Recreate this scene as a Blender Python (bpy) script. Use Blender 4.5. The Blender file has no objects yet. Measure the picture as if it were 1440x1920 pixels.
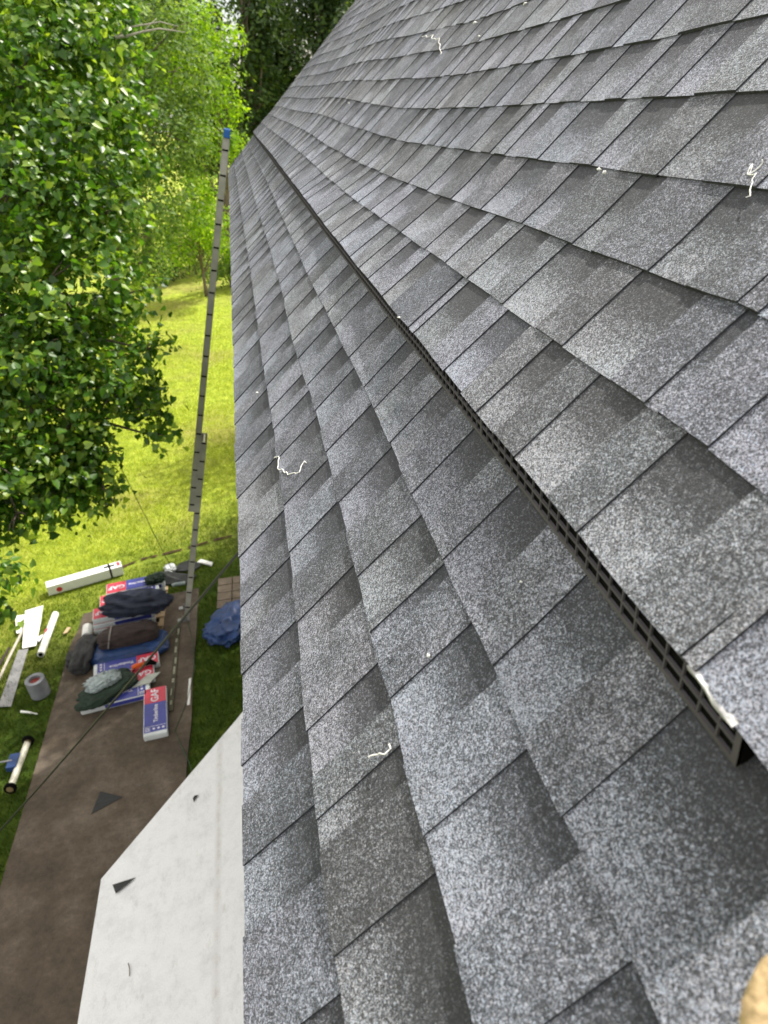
import bpy, bmesh, math, random
import numpy as np
from mathutils import Vector, Matrix, noise

# ------------------------------------------------------------------ camera, sky, sun, exposure
scene = bpy.context.scene
C = scene.collection
R = math.radians
HC = 7.8
cam_data = bpy.data.cameras.new("camera")
cam = bpy.data.objects.new("camera", cam_data); C.objects.link(cam)
XW = ((0.98266, 0.132982, 0.129207), (-0.17739, 0.471476, 0.863854), (-0.053959, 0.871795, -0.486891))  # world rows, camera x / up / forward columns
cam.matrix_world = Matrix(((XW[0][0], XW[0][1], -XW[0][2], 0.0),
                           (XW[1][0], XW[1][1], -XW[1][2], 0.0),
                           (XW[2][0], XW[2][1], -XW[2][2], HC), (0, 0, 0, 1)))
cam_data.sensor_fit = 'VERTICAL'
cam_data.sensor_height = 36.0
cam_data.lens = 36.0 * 1413.52 / 1920.0
cam_data.clip_start = 0.02; cam_data.clip_end = 600
cam_data.dof.use_dof = True
cam_data.dof.focus_distance = 1.35
cam_data.dof.aperture_fstop = cam_data.lens / 3.4
scene.camera = cam

SUN_DIR = Vector((0.80 * math.cos(R(50)), 0.60 * math.cos(R(50)), math.sin(R(50))))
world = bpy.data.worlds.new("World"); scene.world = world
world.use_nodes = True
wn = world.node_tree.nodes; wl = world.node_tree.links
sky = wn.new('ShaderNodeTexSky'); sky.sky_type = 'NISHITA'; sky.sun_disc = False
sky.sun_elevation = R(50); sky.sun_rotation = math.atan2(0.80, 0.60)
sky.air_density = 1.0; sky.dust_density = 2.5; sky.ozone_density = 1.0
# white cloud noise added over the blue to brighten and neutralise ambient light
w_tc = wn.new('ShaderNodeTexCoord'); w_nz = wn.new('ShaderNodeTexNoise')
w_nz.inputs['Scale'].default_value = 2.2; w_nz.inputs['Detail'].default_value = 7.0; w_nz.inputs['Roughness'].default_value = 0.6
w_rp = wn.new('ShaderNodeValToRGB'); w_rp.color_ramp.elements[0].position = 0.36; w_rp.color_ramp.elements[1].position = 0.52
w_mx = wn.new('ShaderNodeMix'); w_mx.data_type = 'RGBA'; w_mx.inputs[7].default_value = (7.6, 7.2, 6.6, 1)
wl.new(w_tc.outputs['Generated'], w_nz.inputs['Vector']); wl.new(w_nz.outputs[0], w_rp.inputs[0])
wl.new(w_rp.outputs[0], w_mx.inputs[0]); wl.new(sky.outputs[0], w_mx.inputs[6])
wl.new(w_mx.outputs[2], wn['Background'].inputs[0])
wn['Background'].inputs[1].default_value = 0.15
sun_data = bpy.data.lights.new("sun", 'SUN'); sun_data.energy = 5.0; sun_data.angle = R(0.5)
sun_data.color = (1.0, 0.95, 0.86)
sun = bpy.data.objects.new("sun", sun_data); C.objects.link(sun)
sun.rotation_euler = SUN_DIR.to_track_quat('Z', 'Y').to_euler()
scene.view_settings.view_transform = 'Standard'
scene.view_settings.look = 'None'
scene.view_settings.exposure = 0.45
scene.view_settings.gamma = 1.0

# ------------------------------------------------------------------ helpers
def tag(o, label=None, cat=None, group=None, kind=None):
    if label: o['label'] = label
    if cat: o['category'] = cat
    if group: o['group'] = group
    if kind: o['kind'] = kind
    return o

def empty(name, loc, label, cat, group=None):
    o = bpy.data.objects.new(name, None); C.objects.link(o)
    o.location = loc; o.empty_display_size = 0.1
    return tag(o, label, cat, group)

class MB:
    """collects faces for one mesh"""
    def __init__(self):
        self.v = []; self.f = []; self.m = []
    def add(self, vs, fs, mi=0):
        b = len(self.v); self.v += [tuple(p) for p in vs]
        for f in fs: self.f.append([i + b for i in f]); self.m.append(mi)
    def box(self, lo, hi, mi=0, M=None):
        x0, y0, z0 = lo; x1, y1, z1 = hi
        vs = [Vector(p) for p in ((x0,y0,z0),(x1,y0,z0),(x1,y1,z0),(x0,y1,z0),(x0,y0,z1),(x1,y0,z1),(x1,y1,z1),(x0,y1,z1))]
        if M is not None: vs = [M @ p for p in vs]
        self.add(vs, [(3,2,1,0),(4,5,6,7),(0,1,5,4),(1,2,6,5),(2,3,7,6),(3,0,4,7)], mi)
    def tube(self, pts, rad, n=8, mi=0, cap=True):
        pts = [Vector(p) for p in pts]
        rads = rad if isinstance(rad, (list, tuple)) else [rad] * len(pts)
        rings = []; up = Vector((0.13, 0.29, 0.95))
        for i, p in enumerate(pts):
            d = (pts[min(i+1, len(pts)-1)] - pts[max(i-1, 0)]).normalized()
            s = d.cross(up)
            if s.length < 1e-3: s = d.cross(Vector((1, 0, 0)))
            s.normalize(); t = d.cross(s)
            rings.append([p + (s*math.cos(2*math.pi*k/n) + t*math.sin(2*math.pi*k/n)) * rads[i] for k in range(n)])
        vs = [q for r in rings for q in r]
        fs = []
        for i in range(len(pts)-1):
            for k in range(n):
                fs.append((i*n+k, i*n+(k+1) % n, (i+1)*n+(k+1) % n, (i+1)*n+k))
        if cap:
            fs.append(tuple(reversed(range(n)))); fs.append(tuple((len(pts)-1)*n+k for k in range(n)))
        self.add(vs, fs, mi)
    def build(self, name, mats, parent=None, smooth=False, bevel=0.0):
        me = bpy.data.meshes.new(name)
        me.from_pydata(self.v, [], self.f)
        if not isinstance(mats, (list, tuple)): mats = [mats]
        for m in mats: me.materials.append(m)
        me.polygons.foreach_set('material_index', self.m)
        if smooth: me.polygons.foreach_set('use_smooth', [True]*len(self.f))
        me.update()
        o = bpy.data.objects.new(name, me); C.objects.link(o)
        if parent is not None:
            o.parent = parent
            o.matrix_parent_inverse = Matrix.Translation(-Vector(world_loc(parent)))
        if bevel:
            b = o.modifiers.new('bevel', 'BEVEL'); b.width = bevel; b.segments = 2; b.limit_method = 'ANGLE'
        return o

def world_loc(o):
    return o.location.copy() if o.type == 'EMPTY' else Vector((0, 0, 0))

# ------------------------------------------------------------------ materials
def newmat(name):
    m = bpy.data.materials.new(name); m.use_nodes = True
    nt = m.node_tree; b = nt.nodes['Principled BSDF']
    return m, nt, b

def N(nt, t, **kw):
    n = nt.nodes.new(t)
    for k, v in kw.items():
        if k.startswith('i_'):
            key = k[2:]; key = int(key) if key.isdigit() else key.replace('_', ' ')
            n.inputs[key].default_value = v
        else: setattr(n, k, v)
    return n

def math_(nt, op, a, b=None, c=None, clamp=False):
    n = nt.nodes.new('ShaderNodeMath'); n.operation = op; n.use_clamp = clamp
    for i, x in enumerate((a, b, c)):
        if x is None: continue
        if isinstance(x, (int, float)): n.inputs[i].default_value = x
        else: nt.links.new(x, n.inputs[i])
    return n.outputs[0]

def mixc(nt, fac, a, b, blend='MIX'):
    n = nt.nodes.new('ShaderNodeMix'); n.data_type = 'RGBA'; n.blend_type = blend
    for s, x in ((n.inputs[0], fac), (n.inputs[6], a), (n.inputs[7], b)):
        if isinstance(x, (int, float)): s.default_value = x
        elif isinstance(x, tuple): s.default_value = x if len(x) == 4 else x + (1,)
        else: nt.links.new(x, s)
    return n.outputs[2]

def ramp(nt, fac, stops, interp='LINEAR'):
    n = nt.nodes.new('ShaderNodeValToRGB'); cr = n.color_ramp; cr.interpolation = interp
    while len(cr.elements) < len(stops): cr.elements.new(0.5)
    for e, (p, c) in zip(cr.elements, stops):
        e.position = p; e.color = (c, c, c, 1) if isinstance(c, (int, float)) else tuple(c) + (1,)
    nt.links.new(fac, n.inputs[0]); return n.outputs[0]

def simple(name, col, rough=0.6, metal=0.0, var=0.25, scale=6.0, bump=0.0, bscale=60.0, spec=0.4):
    """surface of one material with soft colour variation and fine relief"""
    m, nt, b = newmat(name)
    tc = N(nt, 'ShaderNodeTexCoord')
    nz = N(nt, 'ShaderNodeTexNoise', i_Scale=scale, i_Detail=6.0, i_Roughness=0.65)
    nt.links.new(tc.outputs['Object'], nz.inputs['Vector'])
    f = ramp(nt, nz.outputs[0], [(0.3, 1 - var), (0.7, 1 + var)] if var < 1 else [(0.3, 0), (0.7, 1)])
    c = mixc(nt, 1.0, tuple(col), f, 'MULTIPLY')
    nt.links.new(c, b.inputs['Base Color'])
    b.inputs['Roughness'].default_value = rough; b.inputs['Metallic'].default_value = metal
    b.inputs['Specular IOR Level'].default_value = spec
    if bump:
        n2 = N(nt, 'ShaderNodeTexNoise', i_Scale=bscale, i_Detail=4.0)
        nt.links.new(tc.outputs['Object'], n2.inputs['Vector'])
        bp = N(nt, 'ShaderNodeBump', i_Strength=bump, i_Distance=0.01)
        nt.links.new(n2.outputs[0], bp.inputs['Height']); nt.links.new(bp.outputs[0], b.inputs['Normal'])
    return m

def shingle_material():
    m, nt, b = newmat('asphalt_granules')
    uv = N(nt, 'ShaderNodeUVMap', uv_map='plan'); uvb = N(nt, 'ShaderNodeUVMap', uv_map='band')
    att = N(nt, 'ShaderNodeAttribute', attribute_name='blend')
    sb = N(nt, 'ShaderNodeSeparateXYZ'); nt.links.new(uvb.outputs[0], sb.inputs[0])
    sa = N(nt, 'ShaderNodeSeparateColor'); nt.links.new(att.outputs['Color'], sa.inputs[0])
    P = uv.outputs[0]
    v, tooth = sb.outputs[0], sb.outputs[1]
    r1, r2, r3 = sa.outputs[0], sa.outputs[1], sa.outputs[2]
    v1 = N(nt, 'ShaderNodeTexVoronoi', i_Scale=900.0); nt.links.new(P, v1.inputs['Vector'])
    v2 = N(nt, 'ShaderNodeTexVoronoi', i_Scale=360.0); nt.links.new(P, v2.inputs['Vector'])
    s1 = N(nt, 'ShaderNodeSeparateColor'); nt.links.new(v1.outputs['Color'], s1.inputs[0])
    s2 = N(nt, 'ShaderNodeSeparateColor'); nt.links.new(v2.outputs['Color'], s2.inputs[0])
    gran = math_(nt, 'ADD', math_(nt, 'MULTIPLY', s1.outputs[0], 0.68), math_(nt, 'MULTIPLY', s2.outputs[0], 0.32))
    n1 = N(nt, 'ShaderNodeTexNoise', i_Scale=13.0, i_Detail=3.0, i_Roughness=0.6); nt.links.new(P, n1.inputs['Vector'])
    n2 = N(nt, 'ShaderNodeTexNoise', i_Scale=60.0, i_Detail=2.0); nt.links.new(P, n2.inputs['Vector'])
    n3 = N(nt, 'ShaderNodeTexNoise', i_Scale=5.0, i_Detail=2.0); nt.links.new(P, n3.inputs['Vector'])
    # share of light granules: printed shadow band at the top of each recess, pale foot, mottled teeth
    band = ramp(nt, math_(nt, 'ADD', v, math_(nt, 'MULTIPLY', math_(nt, 'SUBTRACT', n1.outputs[0], 0.5), 0.55)),
                [(0.10, 0.66), (0.40, 0.50), (0.62, 0.22), (0.90, 0.04)])
    tth = math_(nt, 'ADD', 0.50, math_(nt, 'MULTIPLY', math_(nt, 'SUBTRACT', r1, 0.5), 0.30))
    tth = math_(nt, 'SUBTRACT', tth, math_(nt, 'MULTIPLY', v, 0.10))
    rec = math_(nt, 'ADD', band, math_(nt, 'MULTIPLY', math_(nt, 'SUBTRACT', r1, 0.5), 0.16))
    L = N(nt, 'ShaderNodeMix'); L.data_type = 'FLOAT'
    nt.links.new(tooth, L.inputs[0]); nt.links.new(rec, L.inputs[2]); nt.links.new(tth, L.inputs[3])
    light = math_(nt, 'ADD', L.outputs[0], math_(nt, 'MULTIPLY', math_(nt, 'SUBTRACT', n1.outputs[0], 0.5), 0.50))
    light = math_(nt, 'ADD', light, math_(nt, 'MULTIPLY', math_(nt, 'SUBTRACT', n2.outputs[0], 0.5), 0.20))
    light = math_(nt, 'ADD', light, math_(nt, 'MULTIPLY', math_(nt, 'SUBTRACT', n3.outputs[0], 0.5), 0.30))
    g = math_(nt, 'ADD', gran, math_(nt, 'MULTIPLY', math_(nt, 'SUBTRACT', light, 0.45), 0.75), clamp=True)
    val = ramp(nt, g, [(0.15, 0.036), (0.40, 0.064), (0.55, 0.122), (0.72, 0.25), (0.92, 0.48)])
    hue = ramp(nt, math_(nt, 'ADD', math_(nt, 'MULTIPLY', r2, 0.55), math_(nt, 'MULTIPLY', n3.outputs[0], 0.45)),
               [(0.22, (1.03, 1.01, 0.97)), (0.38, (0.95, 1.03, 1.01)), (0.52, (0.96, 0.95, 1.12)), (0.66, (0.88, 0.99, 1.12)), (0.8, (1.03, 0.98, 1.06))])
    hue2 = mixc(nt, 0.45, mixc(nt, 0.25, hue, (1, 1, 1, 1)), mixc(nt, s1.outputs[2], (1.14, 0.96, 0.88), (0.86, 1.0, 1.18)))
    n4 = N(nt, 'ShaderNodeTexNoise', i_Scale=1.1, i_Detail=3.0); nt.links.new(P, n4.inputs['Vector'])
    hue2 = mixc(nt, ramp(nt, n4.outputs[0], [(0.56, 0.0), (0.70, 0.35)]), hue2, (1.14, 1.08, 0.95, 1))  # warm cream patches stand in for sun dapple, painted into the colour
    hue2 = mixc(nt, 1.0, hue2, (0.925, 0.98, 1.10, 1), 'MULTIPLY')
    col = mixc(nt, 1.0, val, hue2, 'MULTIPLY')
    nt.links.new(col, b.inputs['Base Color'])
    b.inputs['Roughness'].default_value = 0.78; b.inputs['Specular IOR Level'].default_value = 0.35
    bp = N(nt, 'ShaderNodeBump', i_Strength=0.55, i_Distance=0.0012)
    nt.links.new(math_(nt, 'ADD', v1.outputs['Distance'], n2.outputs[0]), bp.inputs['Height'])
    nt.links.new(bp.outputs[0], b.inputs['Normal'])
    return m

def leaf_material(name, c0, c1, c2, trans=0.5, rough=0.42, spec=0.5):
    m, nt, b = newmat(name)
    att = N(nt, 'ShaderNodeAttribute', attribute_name='tone')
    col = ramp(nt, att.outputs['Fac'], [(0.0, c0), (0.55, c1), (0.93, c2), (1.0, (c2[0]*1.2, c2[1]*1.1, c2[2]))])
    nt.links.new(col, b.inputs['Base Color'])
    b.inputs['Roughness'].default_value = rough; b.inputs['Specular IOR Level'].default_value = spec
    tr = N(nt, 'ShaderNodeBsdfTranslucent')
    tcol = mixc(nt, 1.0, col, (1.5, 1.45, 0.5, 1), 'MULTIPLY')
    nt.links.new(tcol, tr.inputs['Color'])
    mx = N(nt, 'ShaderNodeMixShader'); mx.inputs[0].default_value = trans
    nt.links.new(b.outputs[0], mx.inputs[1]); nt.links.new(tr.outputs[0], mx.inputs[2])
    nt.links.new(mx.outputs[0], nt.nodes['Material Output'].inputs['Surface'])
    return m

def grass_material():
    m, nt, b = newmat('lawn_grass')
    tc = N(nt, 'ShaderNodeTexCoord'); P = tc.outputs['Object']
    big = N(nt, 'ShaderNodeTexNoise', i_Scale=0.35, i_Detail=4.0, i_Roughness=0.6); nt.links.new(P, big.inputs['Vector'])
    mid = N(nt, 'ShaderNodeTexNoise', i_Scale=3.5, i_Detail=6.0, i_Roughness=0.7); nt.links.new(P, mid.inputs['Vector'])
    fine = N(nt, 'ShaderNodeTexNoise', i_Scale=45.0, i_Detail=4.0, i_Roughness=0.8); nt.links.new(P, fine.inputs['Vector'])
    c = ramp(nt, mid.outputs[0], [(0.3, (0.16, 0.22, 0.022)), (0.5, (0.34, 0.42, 0.04)), (0.7, (0.52, 0.57, 0.08))])
    c = mixc(nt, ramp(nt, big.outputs[0], [(0.46, 0.0), (0.66, 0.65)]), c, (0.30, 0.25, 0.09, 1))  # dead patches, strengthened to paint soft tree shade into the lawn
    # house-side shade painted into the turf as dark green; yellower lawn beyond the trench
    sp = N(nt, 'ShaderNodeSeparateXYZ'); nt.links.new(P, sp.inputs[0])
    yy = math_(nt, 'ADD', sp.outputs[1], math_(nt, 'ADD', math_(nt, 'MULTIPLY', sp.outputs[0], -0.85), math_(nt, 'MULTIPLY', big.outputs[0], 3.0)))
    painted_shade = ramp(nt, math_(nt, 'MULTIPLY', yy, 0.05), [(0.74, 1.0), (0.92, 0.0)])
    shade_col = ramp(nt, mid.outputs[0], [(0.3, (0.030, 0.062, 0.006)), (0.5, (0.060, 0.105, 0.010)), (0.7, (0.12, 0.16, 0.02))])
    c = mixc(nt, painted_shade, c, shade_col)
    c = mixc(nt, 0.75, c, ramp(nt, fine.outputs[0], [(0.3, 0.35), (0.7, 1.6)]), 'MULTIPLY')
    nt.links.new(c, b.inputs['Base Color']); b.inputs['Roughness'].default_value = 0.85
    b.inputs['Specular IOR Level'].default_value = 0.2
    bp = N(nt, 'ShaderNodeBump', i_Strength=0.8, i_Distance=0.04)
    nt.links.new(fine.outputs[0], bp.inputs['Height']); nt.links.new(bp.outputs[0], b.inputs['Normal'])
    return m

def path_material():
    m, nt, b = newmat('stained_concrete')
    tc = N(nt, 'ShaderNodeTexCoord'); P = tc.outputs['Object']
    n1 = N(nt, 'ShaderNodeTexNoise', i_Scale=0.9, i_Detail=6.0, i_Roughness=0.65); nt.links.new(P, n1.inputs['Vector'])
    n2 = N(nt, 'ShaderNodeTexNoise', i_Scale=14.0, i_Detail=7.0, i_Roughness=0.75); nt.links.new(P, n2.inputs['Vector'])
    n3 = N(nt, 'ShaderNodeTexNoise', i_Scale=90.0, i_Detail=3.0); nt.links.new(P, n3.inputs['Vector'])
    c = ramp(nt, n1.outputs[0], [(0.32, (0.050, 0.039, 0.028)), (0.5, (0.092, 0.069, 0.048)), (0.68, (0.16, 0.13, 0.10))])
    c = mixc(nt, 0.8, c, ramp(nt, n2.outputs[0], [(0.3, 0.6), (0.7, 1.45)]), 'MULTIPLY')
    c = mixc(nt, ramp(nt, n3.outputs[0], [(0.66, 0.0), (0.74, 0.5)]), c, (0.30, 0.24, 0.18, 1))
    vz = N(nt, 'ShaderNodeTexVoronoi', i_Scale=0.55, feature='DISTANCE_TO_EDGE')
    nd = N(nt, 'ShaderNodeTexNoise', i_Scale=2.0, i_Detail=4.0); nt.links.new(P, nd.inputs['Vector'])
    nt.links.new(mixc(nt, 0.16, P, nd.outputs['Color']), vz.inputs['Vector'])
    c = mixc(nt, ramp(nt, vz.outputs['Distance'], [(0.0015, 0.2), (0.004, 0.0)]), c, (0.03, 0.022, 0.016, 1))
    nt.links.new(c, b.inputs['Base Color']); b.inputs['Roughness'].default_value = 0.85
    bp = N(nt, 'ShaderNodeBump', i_Strength=0.4, i_Distance=0.01)
    nt.links.new(n2.outputs[0], bp.inputs['Height']); nt.links.new(bp.outputs[0], b.inputs['Normal'])
    return m

def underlay_material():
    m, nt, b = newmat('white_underlayment')
    tc = N(nt, 'ShaderNodeTexCoord'); P = tc.outputs['Object']
    n1 = N(nt, 'ShaderNodeTexNoise', i_Scale=7.0, i_Detail=8.0, i_Roughness=0.75); nt.links.new(P, n1.inputs['Vector'])
    n2 = N(nt, 'ShaderNodeTexNoise', i_Scale=120.0, i_Detail=3.0); nt.links.new(P, n2.inputs['Vector'])
    mp = N(nt, 'ShaderNodeMapping'); mp.inputs['Scale'].default_value = (5, 2.0, 5); mp.inputs['Rotation'].default_value = (0, 0, 0.5)
    nt.links.new(P, mp.inputs[0])
    n3 = N(nt, 'ShaderNodeTexNoise', i_Scale=2.2, i_Detail=9.0, i_Roughness=0.8); nt.links.new(mp.outputs[0], n3.inputs['Vector'])
    c = ramp(nt, n1.outputs[0], [(0.3, (0.66, 0.675, 0.70)), (0.5, (0.78, 0.795, 0.82)), (0.72, (0.83, 0.84, 0.86))])
    c = mixc(nt, ramp(nt, n3.outputs[0], [(0.54, 0.0), (0.70, 0.6)]), c, (0.50, 0.485, 0.47, 1))
    sx = N(nt, 'ShaderNodeSeparateXYZ'); nt.links.new(P, sx.inputs[0])
    wv = N(nt, 'ShaderNodeTexNoise', i_Scale=2.5, i_Detail=5.0, i_Roughness=0.7); nt.links.new(P, wv.inputs['Vector'])
    dx = math_(nt, 'ABSOLUTE', math_(nt, 'ADD', math_(nt, 'ADD', sx.outputs[0], 0.79), math_(nt, 'MULTIPLY', math_(nt, 'SUBTRACT', wv.outputs[0], 0.5), 0.05)))
    sm_ = math_(nt, 'MULTIPLY', ramp(nt, dx, [(0.0, 1.0), (0.035, 0.0)]), ramp(nt, n1.outputs[0], [(0.38, 0.0), (0.65, 0.6)]))
    c = mixc(nt, sm_, c, (0.36, 0.32, 0.28, 1))
    c = mixc(nt, 0.5, c, ramp(nt, n2.outputs[0], [(0.3, 0.86), (0.7, 1.06)]), 'MULTIPLY')
    nt.links.new(c, b.inputs['Base Color']); b.inputs['Roughness'].default_value = 0.7
    bp = N(nt, 'ShaderNodeBump', i_Strength=0.35, i_Distance=0.006)
    nt.links.new(n1.outputs[0], bp.inputs['Height']); nt.links.new(bp.outputs[0], b.inputs['Normal'])
    return m

M_SH = shingle_material()
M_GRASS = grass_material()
M_PATH = path_material()
M_UNDER = underlay_material()
M_SIDING = simple('painted_siding', (0.62, 0.61, 0.57), 0.6, var=0.08)
M_TRIM = simple('white_trim', (0.75, 0.75, 0.73), 0.5, var=0.06)
M_DRIP = simple('dark_drip_edge', (0.10, 0.10, 0.11), 0.45, metal=0.4, var=0.1)
M_VENT = simple('vent_plastic', (0.075, 0.070, 0.078), 0.8, var=0.2, scale=30)
M_BLACK = simple('black_void', (0.006, 0.006, 0.006), 1.0, var=0.1, spec=0.05)
M_ALU = simple('bright_aluminium', (0.55, 0.55, 0.56), 0.5, metal=0.2, var=0.45, scale=40, bump=0.6, bscale=90)
M_LADDER = simple('dull_ladder_metal', (0.44, 0.43, 0.38), 0.55, metal=0.1, var=0.2, scale=5)
M_RUNG = simple('rung_metal', (0.60, 0.58, 0.48), 0.4, metal=0.5, var=0.2)
M_BLUEP = simple('blue_plastic', (0.02, 0.13, 0.42), 0.5, var=0.15)
M_NAVY = simple('navy_fabric', (0.016, 0.021, 0.040), 0.9, var=0.35, scale=9, bump=1.0, bscale=16)
M_BROWNF = simple('brown_fabric', (0.045, 0.032, 0.030), 0.9, var=0.3, scale=9, bump=1.0, bscale=16)
M_GREYF = simple('charcoal_fabric', (0.040, 0.040, 0.042), 0.9, var=0.3, scale=9, bump=1.0, bscale=16)
M_GREENF = simple('dark_green_canvas', (0.018, 0.035, 0.022), 0.85, var=0.35, scale=9, bump=1.0, bscale=16)
M_TARP = simple('blue_tarp', (0.022, 0.055, 0.17), 0.45, var=0.35, scale=8, bump=0.3, bscale=40)
M_WRAPW = simple('pale_wrapper', (0.62, 0.66, 0.68), 0.4, var=0.15, bump=0.5, bscale=14)
M_WRAPR = simple('red_wrapper', (0.56, 0.035, 0.07), 0.35, var=0.15, bump=0.5, bscale=14)
M_WRAPB = simple('blue_wrapper', (0.045, 0.055, 0.30), 0.35, var=0.2, bump=0.5, bscale=14)
M_INKW = simple('white_ink', (0.72, 0.70, 0.78), 0.5, var=0.05)
M_WOODP = simple('pale_wood', (0.52, 0.38, 0.23), 0.7, var=0.2)
M_WHITE = simple('white_card', (0.78, 0.78, 0.76), 0.5, var=0.06)
M_CLEAR = simple('grey_plastic_sheet', (0.30, 0.36, 0.37), 0.22, var=0.4, scale=12, bump=0.7, bscale=25)
M_GREYM = simple('grey_sheet_metal', (0.30, 0.30, 0.31), 0.45, metal=0.5, var=0.12)
M_SCRAP = simple('charcoal_scrap', (0.035, 0.037, 0.038), 0.8, var=0.25, scale=25)
M_FELT = simple('grey_felt', (0.20, 0.21, 0.23), 0.85, var=0.2)
M_RED = simple('dull_red', (0.30, 0.05, 0.04), 0.6, var=0.3, scale=30)
M_ORANGE = simple('orange_plastic', (0.75, 0.12, 0.02), 0.45, var=0.1)
M_CABLE = simple('black_rubber', (0.022, 0.022, 0.022), 0.5, var=0.3, spec=0.6)
M_ROPE = simple('green_cord', (0.05, 0.09, 0.05), 0.8, var=0.3)
M_STRING = simple('white_thread', (0.85, 0.85, 0.82), 0.7, var=0.05)
M_FOAM = simple('yellow_foam', (0.55, 0.40, 0.22), 0.95, var=0.25, scale=22, bump=1.0, bscale=60)
M_CAP = simple('brown_cap_cloth', (0.06, 0.035, 0.018), 0.9, var=0.2)
M_SOIL = simple('bare_soil', (0.075, 0.045, 0.02), 0.95, var=0.5, scale=9, bump=0.8, bscale=25)
M_BARK = simple('grey_bark', (0.16, 0.125, 0.10), 0.9, var=0.4, scale=10, bump=0.8, bscale=30)
M_DEADW = simple('bare_pale_branch', (0.46, 0.42, 0.36), 0.8, var=0.25, scale=12)
M_PAVER = simple('tan_paver', (0.17, 0.135, 0.10), 0.85, var=0.3, scale=5, bump=0.3)
M_BRICK = simple('red_brick', (0.28, 0.09, 0.06), 0.85, var=0.3)
M_GLASS = simple('dark_window_glass', (0.03, 0.04, 0.05), 0.08, var=0.2, spec=0.8)
L_NEAR = leaf_material('broad_leaf', (0.028, 0.085, 0.008), (0.095, 0.225, 0.020), (0.29, 0.43, 0.06), 0.45, 0.40, 0.7)
L_MID = leaf_material('fine_leaf', (0.060, 0.125, 0.025), (0.13, 0.225, 0.045), (0.24, 0.35, 0.08), 0.38, 0.6, 0.3)
L_LIME = leaf_material('lime_leaf', (0.13, 0.26, 0.012), (0.22, 0.38, 0.015), (0.34, 0.50, 0.03), 0.5, 0.6, 0.3)
L_DARK = leaf_material('dark_leaf', (0.020, 0.045, 0.012), (0.040, 0.080, 0.018), (0.09, 0.15, 0.03), 0.3, 0.6, 0.3)

# ------------------------------------------------------------------ the main roof
TH = R(44.0); CT, ST = math.cos(TH), math.sin(TH)
H0 = 0.51886; SE = 0.65663; EXPO = 0.143; NC = 42
YFAR, YNEAR = 11.33, -2.6
def rp(a, s, z=0.0):
    return (-CT*s - ST*(z-H0), a, HC - ST*s + CT*(z-H0))
S_TOP = SE - NC*EXPO
AU = [-3, 0, .6, 1.0, 1.35, 1.6, 2.0, 2.5, 3.1, 3.7, 4.05, 4.8, 5.4, 6, 7, 8.3, 9.6, 10.3, 11.5]
ZU = [10, 30, 30, 15, 3, -8, -20, -30, -44, -48, -36, -18, 14, 25, 20, 25, 48, 48, 40]
AL = [-3, 0, 1, 1.5, 2, 3, 4, 6, 8, 10, 11.5]; ZL = [0, 2, 0, -4, -2, 3, 4, 12, 18, 32, 30]
S4 = SE - 4*EXPO
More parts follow.
